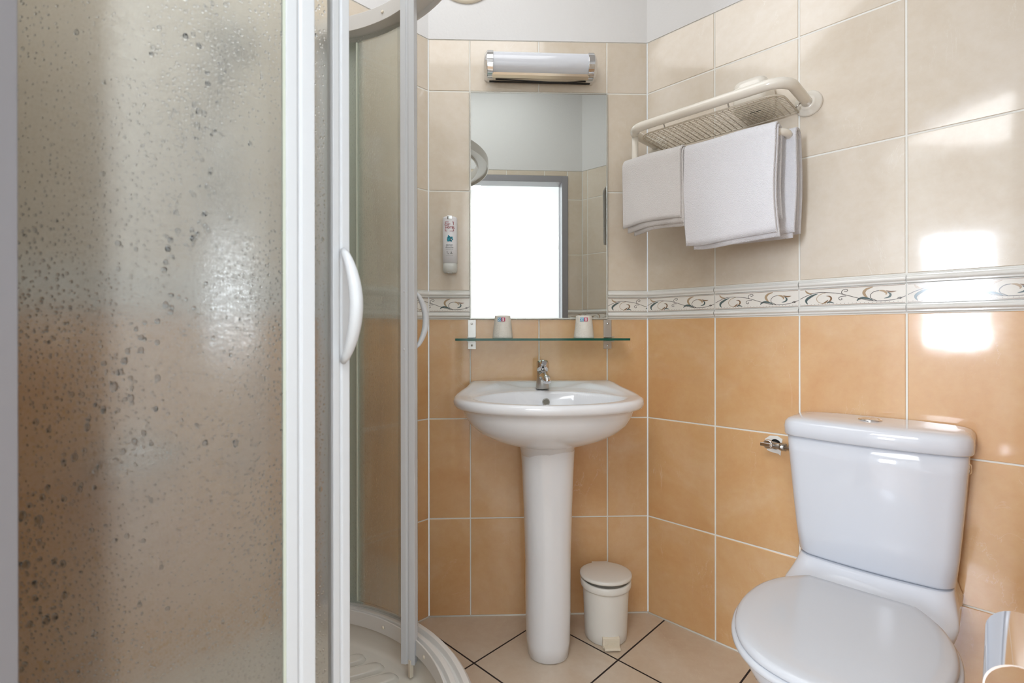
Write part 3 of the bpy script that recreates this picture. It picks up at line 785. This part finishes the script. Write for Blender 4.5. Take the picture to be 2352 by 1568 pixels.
# ---------------------------------------------------------------- washbasin
BX = .408  # position along the back wall
wb = thing('washbasin', 'white ceramic pedestal washbasin against the orange tiles under the shelf', 'washbasin', bobj(BX, .001, 0), TH)
half = [(0, 0), (.10, 0), (.20, 0), (.240, .0), (.256, .004), (.258, .03), (.262, .07), (.270, .115), (.284, .155), (.2955, .20), (.298, .245), (.291, .295), (.272, .345), (.238, .392), (.190, .430), (.130, .458), (.065, .474), (0, .480)]
hp = catmull([(x, y, 0) for x, y in half[4:]], 5); hp = [Vector((x, y, 0)) for x, y in half[:4]]+hp
outl = [(-p.x, p.y) for p in reversed(hp[1:-1])]; outl = [(p.x, p.y) for p in hp]+outl
ctr = (0, .27)
def basin_z(x, D):
    s = max(0, min(1, (.26-D)/.24)); s = s*s*(3-2*s)
    rim = .830+.026*s
    e1 = math.hypot(x/.250, (D-.243)/.207)
    deck = .829+.011*s-.003
    def sst(a, b, v): t = max(0, min(1, (v-a)/(b-a))); return t*t*(3-2*t)
    z = rim+(deck-rim)*(1-sst(.90, 1.02, e1))
    yc = .290; e2 = math.hypot(x/.232, (D-yc)/.148)
    if e2 < 1.02:
        k = sst(.0, 1.0, (1.02-e2)/.13)
        bowl = deck-.125*(1-(e2/1.05)**3.2)-.01
        z = z+(min(bowl, z)-z)*k
    return z
mb = MB(); rows = []
for s, z in ((.0, None), ):
    pass
def scl(P, k, c=ctr, back=True):
    out = []
    for x, y in P:
        X = c[0]+(x-c[0])*k; Y = c[1]+(y-c[1])*k
        out.append((X, Y))
    return out
def roundrim(P, o_): # offset inward by o_ (not at the wall)
    out = []
    for x, y in P:
        v = Vector((x-ctr[0], y-ctr[1])); L = v.length; k = (L-o_)/L
        Y = ctr[1]+v.y*k if y > .01 else y
        out.append((ctr[0]+v.x*k, Y))
    return out
# underside to rim
for k, z, cy in ((.28, .640, .225), (.30, .668, .23), (.36, .675, .235), (.48, .685, .24), (.62, .702, .248), (.74, .722, .254), (.83, .746, .259), (.880, .772, .262), (.897, .788, .264), (.915, .795, .266), (.945, .799, .268)):
    P = []
    for x, y in outl:
        X = x*k; Y = cy+(y-.27)*k
        P.append((X, Y))
    rows.append([(x, -y if y > .002 else -.002, z) for x, y in P])
for o_, dz in ((.013, -.030), (.006, -.0285), (.0015, -.022), (.0, -.014), (.002, -.006), (.008, -.001)):
    P = roundrim(outl, o_)
    rows.append([(x, -max(y, .002), basin_z(x, y)+dz) for x, y in P])
for i in range(1, 46):
    k = 1-i/46; P = []
    for x, y in roundrim(outl, .012):
        P.append((ctr[0]+(x-ctr[0])*k, ctr[1]+(y-ctr[1])*k))
    rows.append([(x, -max(y, .002), basin_z(x, y)) for x, y in P])
mb.grid(rows, cap0=True, cap1=True)
bowl = mb.build('basin_bowl', M['ceramic'], wb)
# pedestal
mb = MB(); rows = []
for z, hx, hy in ((.0, .062, .075), (.004, .067, .081), (.05, .071, .086), (.16, .073, .087), (.30, .0735, .085), (.45, .078, .084), (.58, .083, .086), (.66, .087, .09), (.69, .085, .09)):
    P = squircle(hx, hy, 48, 2.35, .003, -.198)
    rows.append(ringz(P, z))
mb.grid(rows, cap0=True, cap1=True); mb.build('pedestal', M['ceramic'], wb)
ov = bobj(BX, 0, 0)
mb = MB(); R2 = Matrix.Rotation(pi/2+.25, 3, 'X')
mb.lathe([(.0125, -.004), (.0125, .0008), (.0105, .0012), (.0095, -.003)], (.002, -.1635, .7985), 28, rot=R2, caps=False); orr = mb.build('overflow_ring', M['chrome_dull'], wb)
mb = MB(); mb.lathe([(.0098, -.0025), (.0, -.0025)], (.002, -.1635, .7985), 28, rot=R2, caps=False); mb.build('overflow_hole', mat('overflow_shade', (150,146,134), .7), orr)
mb = MB(); mb.lathe([(.0, .0), (.024, .0), (.022, .004), (.0, .005)], (0, -.29, .6975), 24, caps=False); mb.build('drain', M['chrome'], wb)

# faucet
fc = thing('basin_faucet', 'small chrome single lever tap on the back of the washbasin', 'tap', bobj(BX-.004, .098, .837), TH)
mb = MB(); rows = []
for z, rx, ry, cy in ((0, .0235, .024, 0), (.002, .0235, .0245, 0), (.02, .0215, .024, -.001), (.036, .0195, .023, -.002), (.052, .0185, .021, -.002), (.058, .0175, .019, 0)):
    rows.append(ringz(squircle(rx, ry, 32, 2.3, 0, cy), z))
mb.grid(rows, cap0=True, cap1=True); mb.build('body', M['chrome_dull'], fc)
mb = MB(); mb.tube(catmull([(0, -.005, .036), (.002, -.035, .047), (.004, -.062, .047), (.006, -.088, .040)], 6), [.0145]*6+[.0135]*6+[.0125]*6+[.012], 18)
sp = mb.build('spout', M['chrome'], fc)
mb = MB(); mb.lathe([(.0125, .012), (.0135, .010), (.0135, -.006), (.0115, -.008), (.0100, -.008), (.0095, -.004), (0, -.004)], (.007, -.088, .034), 24, rot=Matrix.Rotation(-.25, 3, 'X')); mb.build('aerator', M['chrome'], sp)
mb = MB(); mb.grid([ringz(squircle(rx, ry, 32, 2.4, 0, cy), z) for z, rx, ry, cy in ((.060, .0200, .020, 0), (.072, .0208, .022, -.002), (.090, .0205, .023, -.003), (.096, .0185, .021, -.002), (.0985, .014, .015, 0))], cap0=True, cap1=True)
mb.tube([(0, -.010, .088), (.001, -.034, .089), (.002, -.050, .091)], [.013, .0115, .008], 14); hd = mb.build('lever', M['chrome'], fc)
mb = MB(); mb.lathe([(.003, 0), (.003, .002), (0, .003)], (0, -.024, .074), 12, rot=R_); mb.build('grub_screw', M['dark'], hd)

# ---------------------------------------------------------------- towel rack
TR = thing('towel_rack', 'cream tubular towel rack with a wire mesh shelf on the right wall', 'towel rack', rw(0, 0, 1.70), ang(RD))
# local: x=t, y=-D, z relative
t0, t1, DF = .045, .525, .205
def rpath(a, b, f, r, z, n=8, back=0.004):
    P = [(a, -back, z)]
    P += [(a+r-r*math.cos(i/n*pi/2), -(f-r)-r*math.sin(i/n*pi/2), z) for i in range(n+1)]
    P += [(b-r+r*math.sin(i/n*pi/2), -(f-r)-r*math.cos(i/n*pi/2), z) for i in range(n+1)]
    P.append((b, -back, z)); return P
mb = MB(); P = rpath(t0, t1, DF, .055, 0)
P = P[:1]+[(P[0][0], -.05, 0), (P[0][0], -.10, 0)]+P[1:-1]+[(P[-1][0], -.10, 0), (P[-1][0], -.05, 0)]+P[-1:]
mb.tube(P, .0145, 18); mb.build('frame_tube', M['rack'], TR)
for x in (t0, t1):
    mb = MB(); mb.lathe([(.037, .001), (.037, .004), (.034, .009), (.024, .012), (.022, .017), (.0165, .020), (.0146, .020)], (x, 0, 0), 36, rot=R_); mb.build('wall_flange', M['rack'], TR)
mb = MB(); zi = -.020; P = rpath(t0+.024, t1-.024, DF-.022, .045, zi, 8, .012)
mb.tube(P+[], .0028, 8); mb.tube([(t0+.024, -.012, zi), (t1-.024, -.012, zi)], .0028, 8)
ws = mb.build('shelf_rim', M['wire'], TR)
mb = MB(); ia, ib, jf, jb, rr = t0+.024, t1-.024, DF-.022, .012, .045
def fx(y): # x inset of rounded corner at depth y
    d = y-(jf-rr)
    return 0 if d <= 0 else rr-math.sqrt(max(rr*rr-d*d, 0))
k = 0; x = ia+.016
while x < ib-.004:
    m_ = min(x-ia, ib-x); yy = jf if m_ > rr else jf-rr+math.sqrt(max(rr*rr-(rr-m_)**2, 0))
    mb.tube([(x, -jb, zi), (x, -yy, zi)], .0013, 6); x += .0172
y = jb+.012
while y < jf-.002:
    e = fx(y); mb.tube([(ia+e, -y, zi+.001), (ib-e, -y, zi+.001)], .0013, 6); y += .0118
mb.build('wire_mesh', M['wire'], TR)
# clips between mesh and tube
mb = MB()
for x in (t0+.12, t1-.16): mb = MB(); mb.tube([(x, -(DF-.022), zi), (x, -(DF-.012), -.008)], .002, 6); mb.build('mesh_clip', M['chrome_dull'], TR)
for x in (t0+.024, t1-.024): mb = MB(); mb.tube([(x, -.045, zi), (x-.014 if x < .2 else x+.014, -.045, -.008)], .002, 6); mb.build('mesh_clip', M['chrome_dull'], TR)
zb = -.119; DB = .172; DB2 = .092
mb = MB(); P = [(t0+.002, -.165, -.006), (t0+.002, -.166, -.05), (t0+.002, -.167, zb+.025)]
P += [(t0+.002+.022*(1-math.cos(i/6*pi/2)), -.167-.005*i/6, zb+.025-.025*math.sin(i/6*pi/2)) for i in range(1, 7)]
rb = (DB-DB2)/2; P += [(t1-.06, -DB, zb)]+[(t1-.06+rb*math.sin(i/12*pi), -DB+rb-rb*math.cos(i/12*pi), zb) for i in range(1, 13)]+[(t0+.05, -DB2, zb), (t0+.025, -DB2+.006, zb), (t0+.012, -.06, zb), (t0+.010, -.004, zb)]
mb.tube(P, .0105, 16); mb.build('towel_bar', M['rack'], TR)
mb = MB(); mb.lathe([(.026, .001), (.026, .004), (.018, .012), (.0108, .014)], (t0+.010, 0, zb), 28, rot=R_); mb.build('bar_flange', M['rack'], TR)

# ---------------------------------------------------------------- towels
def towel(name, m, ta, tb, layers, label, seed, group=None, DB=DB):
    """layers: list of (half-thickness offset from the bar, front drop, back drop, shift_a, shift_b)"""
    rnd = random.Random(seed); PH = [rnd.uniform(0, 6.28) for _ in range(6)]; mb = MB(); zbar = 1.70+zb; th = .0068
    for li, (off, fd, bdp, sa, sb) in enumerate(layers):
        A_, B_ = ta+sa, tb+sb; nt = 30
        ph = PH
        path = []; r = .0125+off
        nf = 16
        for i in range(nf): path.append(('f', r, -fd+fd*i/nf, fd*(1-i/nf)))
        for i in range(9): a = pi*i/8; path.append(('c', r*math.cos(a), r*math.sin(a), 0))
        for i in range(1, nf+1): path.append(('b', -r, -bdp*i/nf, bdp*i/nf))
        rows = []
        for j in range(nt+1):
            u = j/nt; t = A_+(B_-A_)*u; row = []
            for (k, x, z, dist) in path:
                s = min(1, dist/.30)
                wob = (.006*math.sin(5.2*u+ph[0]+dist*6)+.0035*math.sin(11*u+ph[1])+.004*math.sin(dist*18+ph[2]))*s*1.2
                flare = .012*s*(1 if k == 'f' else -1)*(.5+.5*u)
                edge = -.004*math.sin(pi*u)*s if k != 'c' else 0
                tt = t + (.006*math.sin(dist*14+ph[3])*s)*(1 if u > .5 else .6)
                zz_ = zbar+z+.0015*math.sin(7*u+ph[4])+(.006*math.sin(3*u+ph[5])*s if dist > 0 else 0)
                row.append((tt, DB+x+wob+flare*(.6 if k == 'f' else .4)+0*edge, zz_))
            rows.append(row)
        # thickness: outer + inner surfaces
        n = len(rows[0]); out = []
        for row in rows:
            inner = []; outer = []
            for i, (t, D, z) in enumerate(row):
                a, b = row[max(i-1, 0)], row[min(i+1, n-1)]
                v = Vector((b[1]-a[1], b[2]-a[2])).normalized(); nn = Vector((v.y, -v.x))
                w_ = th*(1.0 if 0 < i < n-1 else .55)
                outer.append((t, D-nn.x*w_*.5, z-nn.y*w_*.5)); inner.append((t, D+nn.x*w_*.5, z+nn.y*w_*.5))
            ring = outer+list(reversed(inner))
            out.append([tuple(rw(*p)-Vector((0, 0, 0))) for p in ring])
        mb.grid(out, cap0=False, cap1=False)
        # rounded closed ends
        for e, sgn in ((0, -1), (-1, 1)):
            ring = out[e]; nr = len(ring); mid = [Vector((Vector(ring[i])+Vector(ring[nr-1-i]))/2)+Vector((RD.x, RD.y, 0))*sgn*.003 for i in range(nr//2)]
            b0 = len(mb.v); mb.v += [tuple(p) for p in ring]+[tuple(p) for p in mid]; h = nr//2
            for i in range(h-1):
                mb.f.append((b0+i, b0+i+1, b0+nr+i+1, b0+nr+i)); mb.m.append(0); mb.sm.append(True)
                mb.f.append((b0+nr-1-i, b0+nr-2-i, b0+nr+i+1, b0+nr+i)); mb.m.append(0); mb.sm.append(True)
    o = mb.build(name, m); tag(o, label, 'towel', group); return o
o = towel('hand_towel', M['towel2'], .022, .224, [(.0175, .200, .19, 0, 0), (.010, .216, .20, .014, .006), (.0025, .226, .215, .034, .008)], 'small folded white towel hanging nearest the corner on the rack bar', 5, group='towels on the rack bar')
o = towel('bath_towel', M['towel'], .236, .492, [(.0105, .283, .22, 0, 0), (.0025, .295, .24, .02, .004)], 'large thick white towel in front of the others on the rack bar', 11, group='towels on the rack bar')
o = towel('bath_towel', M['towel'], .262, .520, [(.0105, .268, .265, .0, 0), (.0025, .282, .250, .01, -.006)], 'white towel folded behind the large front towel near the rack end', 23, group='towels on the rack bar', DB=DB2)

# box on the wall behind the rack
bxo = thing('wall_dispenser', 'small white box with an oval slot underneath mounted above the rack mesh', 'dispenser', rw(.392, 0, 1.70), ang(RD))
mb = MB(); rows = []
for z, k, kd in ((0, .97, .97), (.004, 1, 1), (.05, 1, 1), (.070, .97, .97), (.082, .86, .88), (.088, .6, .66)):
    rows.append([(x, min(y, -.001), z) for x, y in squircle(.050*k, .056*kd, 36, 4.5, 0, -.057*1)])
mb.grid(rows, cap0=True, cap1=True); mb.build('housing', M['rack'], bxo)
mb = MB(); mb.grid([ringz(squircle(.019, .010, 24, 2, .002, -.055), z) for z in (-.0008, .001)], cap0=True, cap1=True); mb.build('slot', M['hole'], bxo)

# ---------------------------------------------------------------- toilet
tl = thing('toilet', 'white ceramic close coupled toilet with closed lid against the right wall', 'toilet', rw(.690, 0, 0), ang(RD))
def rr_out(hw_, d0, d1, bow=.0, r=.03, n=6):
    """rounded rectangle outline in local xy (y=-D), front bowed outwards by bow"""
    P = []
    for cx, cy, a0 in ((hw_-r, d1-r, 0), (-(hw_-r), d1-r, pi/2)):
        for i in range(n+1):
            a = a0+i/n*pi/2; P.append([cx+r*math.cos(a), cy+r*math.sin(a)])
    m1 = P[:n+1]; m2 = P[n+1:]
    mid = [[hw_-r+(-(hw_-r)*2)*k/10, d1] for k in range(1, 10)]
    Q = m1+mid+m2; rb = .008
    Q += [[-hw_, d0+rb], [-hw_+rb, d0]]+[[-hw_+rb+(2*hw_-2*rb)*k/6, d0] for k in range(1, 6)]+[[hw_-rb, d0], [hw_, d0+rb]]
    out = []
    for x, y in Q:
        f = (y-d0)/(d1-d0); y2 = y+bow*(1-(x/hw_)**2)*max(0, f)**2
        out.append((x, -y2))
    return out
mb = MB()
rows = [ringz(rr_out(h_, .012, d_, b_, .03), z) for z, h_, d_, b_ in ((.428, .152, .126, .012), (.430, .158, .131, .014), (.437, .1625, .136, .016), (.50, .169, .141, .018), (.60, .177, .147, .020), (.70, .184, .153, .022), (.746, .1865, .155, .023), (.7475, .183, .152, .022))]
mb.grid(rows, cap0=True, cap1=True); mb.build('cistern', M['ceramic_cool'], tl)
mb = MB()
rows = [ringz(rr_out(h_, .010, d_, b_, r_), z) for z, h_, d_, b_, r_ in ((.7485, .186, .156, .022, .035), (.749, .192, .162, .024, .038), (.7525, .1945, .1645, .025, .04), (.772, .195, .165, .025, .04), (.784, .193, .163, .025, .04), (.792, .187, .157, .024, .038), (.7965, .176, .147, .022, .035), (.799, .155, .128, .02, .03), (.8005, .10, .09, .01, .02))]
mb.grid(rows, cap0=True, cap1=True)
ld = mb.build('cistern_lid', M['ceramic_cool'], tl)
mb = MB(); mb.lathe([(.026, 0), (.026, .003), (.023, .005), (.0195, .005), (.019, .003)], (-.005, -.085, .7995), 32); fb = mb.build('flush_button', M['chrome'], ld)
mb = MB(); mb.lathe([(.018, 0), (.018, .0035), (.015, .005), (.0, .0045)], (-.005, -.085, .800), 32, caps=False); mb.box((-.005, -.085, .8048), (.0012, .034, .001)); mb.build('button_cap', M['chrome'], fb)
mb = MB(); R3 = Matrix.Rotation(pi/2, 3, 'Y'); mb.lathe([(.013, 0), (.013, .003), (.009, .006), (0, .006)], (.1825, -.075, .708), 20, rot=R3); mb.build('side_plug', M['chrome'], tl)
# pan
def pan_out(h_, d0, d1, hb=None, n=12):
    hb = hb or h_; P = []; dm = d0+(d1-d0)*.52
    # rear half: rounded rectangle with half width hb, front half: ellipse
    for i in range(2*n+1):
        a = -pi/2+pi*i/(2*n)  # from right side to left over the front
        x = h_*math.cos(a+pi/2)if False else h_*math.sin(-a) 
        y = dm+(d1-dm)*math.cos(a)
        P.append((x, y))
    rear = [(-hb-(h_-hb)*.35, d0+(dm-d0)*.60), (-hb, d0+(dm-d0)*.30), (-hb, d0+.02), (-hb+.02, d0), (0, d0), (hb-.02, d0), (hb, d0+.02), (hb, d0+(dm-d0)*.30), (hb+(h_-hb)*.35, d0+(dm-d0)*.60)]
    P += rear
    return [(x, -y) for x, y in P]
mb = MB(); rows = []
for z, h_, d0, d1, hb in ((0, .105, .12, .47, .10), (.01, .11, .115, .48, .105), (.08, .102, .11, .48, .10), (.18, .112, .09, .52, .105), (.27, .145, .05, .60, .125), (.32, .166, .08, .65, .140), (.345, .176, .15, .675, .140), (.370, .181, .20, .686, .140), (.390, .182, .232, .688, .135), (.397, .180, .236, .688, .132), (.400, .172, .24, .68, .125)):
    rows.append(ringz(pan_out(h_, d0, d1, hb), z))
mb.grid(rows, cap0=True, cap1=True)
# rear shelf carrying the cistern
rows = []
for z, h_, d1, b_ in ((.20, .110, .20, .02), (.28, .135, .235, .02), (.34, .158, .262, .02), (.368, .168, .264, .02), (.380, .1715, .252, .02), (.386, .1715, .232, .019), (.392, .1690, .205, .018), (.402, .1655, .178, .016), (.413, .1625, .160, .015), (.421, .1605, .150, .014), (.4275, .1585, .141, .014)):
    rows.append(ringz(rr_out(h_, .012, d1, b_, .035), z))
mb.grid(rows, cap0=True, cap1=True)
mb.build('bowl', M['ceramic_cool'], tl)
LO = [(0, .262), (.06, .262), (.098, .2625), (.107, .266), (.130, .293), (.155, .331), (.173, .38), (.181, .43), (.1825, .485), (.175, .54), (.156, .60), (.125, .65), (.085, .683), (.04, .698), (0, .702)]
lo = catmull([(x, y, 0) for x, y in LO], 4); lo = [(p.x, p.y) for p in lo]+[(-p.x, p.y) for p in reversed(lo[1:-1])]
def offs(P, e, c=(0, .47)):
    out = []
    for x, y in P:
        v = Vector((x-c[0], y-c[1])); L = v.length; out.append((c[0]+v.x*(L+e)/L, -(c[1]+v.y*(L+e)/L)))
    return out
mb = MB(); mb.grid([ringz(offs(lo, e), z) for e, z in ((-.010, .4015), (.004, .402), (.007, .405), (.007, .411), (.004, .4145), (-.01, .415))], cap0=True, cap1=True); mb.build('seat', M['seat'], tl)
mb = MB(); mb.grid([ringz(offs(lo, e), z) for e, z in ((-.02, .4155), (-.002, .416), (.0, .418), (.0, .424), (-.003, .4285), (-.010, .4315), (-.03, .4335), (-.10, .4350), (-.16, .4352))], cap0=True, cap1=True); lid = mb.build('seat_lid', M['seat'], tl)
for x in (-.075, .075):
    mb = MB(); mb.tube([(x-.018, -.250, .412), (x+.018, -.250, .412)], .0095, 14); mb.build('hinge', M['seat'], tl)

# shut off valve
sv = thing('shutoff_valve', 'small chrome shutoff valve poking out of the tiles left of the cistern', 'valve', rw(.430, 0, .694), ang(RD))
mb = MB(); pts = []; rnd = random.Random(2)
out = [(-.026, .004), (-.020, -.030), (-.006, -.034), (.012, -.036), (.018, -.041), (.021, -.016), (.024, .010), (.010, .018), (-.012, .016)]
mb.grid([[(x, -y_, z) for x, z in out] for y_ in (.0005, .0022)], cap0=True, cap1=True, sm=False); mb.build('putty_patch', M['putty'], sv)
mb = MB(); mb.lathe([(.0155, .0), (.0155, .0012), (0, .0012)], (.004, -.002, -.008), 24, rot=R_); mb.build('pipe_hole', M['hole'], sv)
mb = MB(); mb.tube([(.004, .0, -.006), (.004, -.045, -.006)], .0085, 14); mb.tube([(.004, -.040, -.004), (.046, -.055, -.003)], [.0095, .009], 14)
mb.lathe([(.0115, 0), (.0115, .016), (.0105, .018)], (.030, -.050, -.0035), 6, rot=Matrix.Rotation(pi/2, 3, 'Y')); mb.tube([(.04, -.055, -.003), (.11, -.075, -.003)], .007, 12)
vb_ = mb.build('valve_body', M['chrome_dull'], sv)
mb = MB(); mb.lathe([(.0145, 0), (.0145, .006), (.012, .009), (0, .009)], (.0, -.052, .0), 24, rot=R_); mb.box((-.005, -.064, .0), (.028, .010, .0105)); mb.build('valve_knob', M['chrome'], sv, bevel=.0012)

# ---------------------------------------------------------------- pedal bin
bn = thing('pedal_bin', 'small white plastic pedal bin with a domed lid on the floor by the pedestal', 'bin', (.318, 1.692, 0), rad(3))
mb = MB(); mb.lathe([(.066, .0), (.070, .004), (.0715, .03), (.075, .12), (.078, .178), (.078, .182), (0, .182)], n=48, caps=True); mb.build('body', M['bin'], bn)
mb = MB(); mb.lathe([(.0775, .172), (.0835, .173), (.085, .178), (.085, .192), (.083, .195), (.0775, .195)], n=48, caps=False); mb.build('rim_band', M['bin'], bn)
mb = MB(); Rl = Matrix.Rotation(rad(-3.0), 3, 'X')
mb.lathe([(.080, .0), (.0865, .0), (.0875, .003), (.0870, .009), (.083, .0115), (.078, .0125), (.055, .0165), (.025, .0185), (0, .019)], (0, .0, .2035), 56, rot=Rl); lidb = mb.build('lid', M['bin'], bn)
mb = MB(); mb.box((0, .084, .198), (.058, .016, .022)); mb.build('hinge', M['bin'], bn, bevel=.002)
mb = MB(); mb.box((.0, -.0715, .018), (.056, .012, .034)); mb.box((.0, -.084, .008), (.052, .024, .008))
pd = mb.build('pedal', M['cream'], bn, bevel=.0015)
mb = MB()
for k in range(9): mb.box((-.020+k*.005, -.079, .0185), (.0014, .0014, .018))
mb.build('grip_ridge', M['cream'], pd)

# ---------------------------------------------------------------- toilet paper holder (on the side wall, near the camera)
dF = (DR-RF).normalized()
pu = Vector((DR.x, DR.y))+LDR*.20
th_ = thing('toilet_paper_holder', 'chrome toilet paper holder with a curved cover on the side wall by the toilet', 'toilet paper holder', (pu.x, pu.y, .63), ang(LDR))
# local: x = u (away from camera), y = out of the wall
mb = MB(); n = 10; prof = [(.010, .0), (.045, .0), (.100, -.001)]+[(.118+.037*math.sin(i/n*pi/2), -.037+.037*math.cos(i/n*pi/2)-.001) for i in range(1, n+1)]+[(.156, -.07), (.156, -.105)]
inner = [(y-(.0018 if y > .13 else 0), z-.0018) for y, z in prof]
rows = [[(x, y, z) for y, z in prof+list(reversed(inner))] for x in (-.012, .02, .055, .08, .105, .13, .15)]
mb.grid(rows, cap0=True, cap1=True); cv = mb.build('cover', M['chrome'], th_); cv.modifiers.new('es', 'EDGE_SPLIT').split_angle = rad(50)
mb = MB(); mb.tube([(.034, .080, -.085), (.148, .080, -.085)], .034, 36); mb.build('paper_roll', mat('tissue_paper', (244,243,242), .95), th_)
mb = MB(); mb.box((.09, .004, -.045), (.10, .006, .06)); mb.tube([(.022, .008, -.03), (.022, .05, -.05), (.022, .082, -.066)], .006, 12); mb.tube([(.022, .082, -.066), (.16, .082, -.066)], .006, 12)
mb.tube([(.03, .012, -.002), (.15, .012, -.002)], .005, 10)
mb.build('bracket', M['chrome'], th_, bevel=0)
mb = MB(); mb.lathe([(.024, 0), (.027, .003), (.024, .008), (.012, .011), (0, .011)], (.006, .060, -.072), 32, rot=Matrix.Rotation(-pi/2, 3, 'Y')); mb.build('end_knob', M['chrome'], th_)
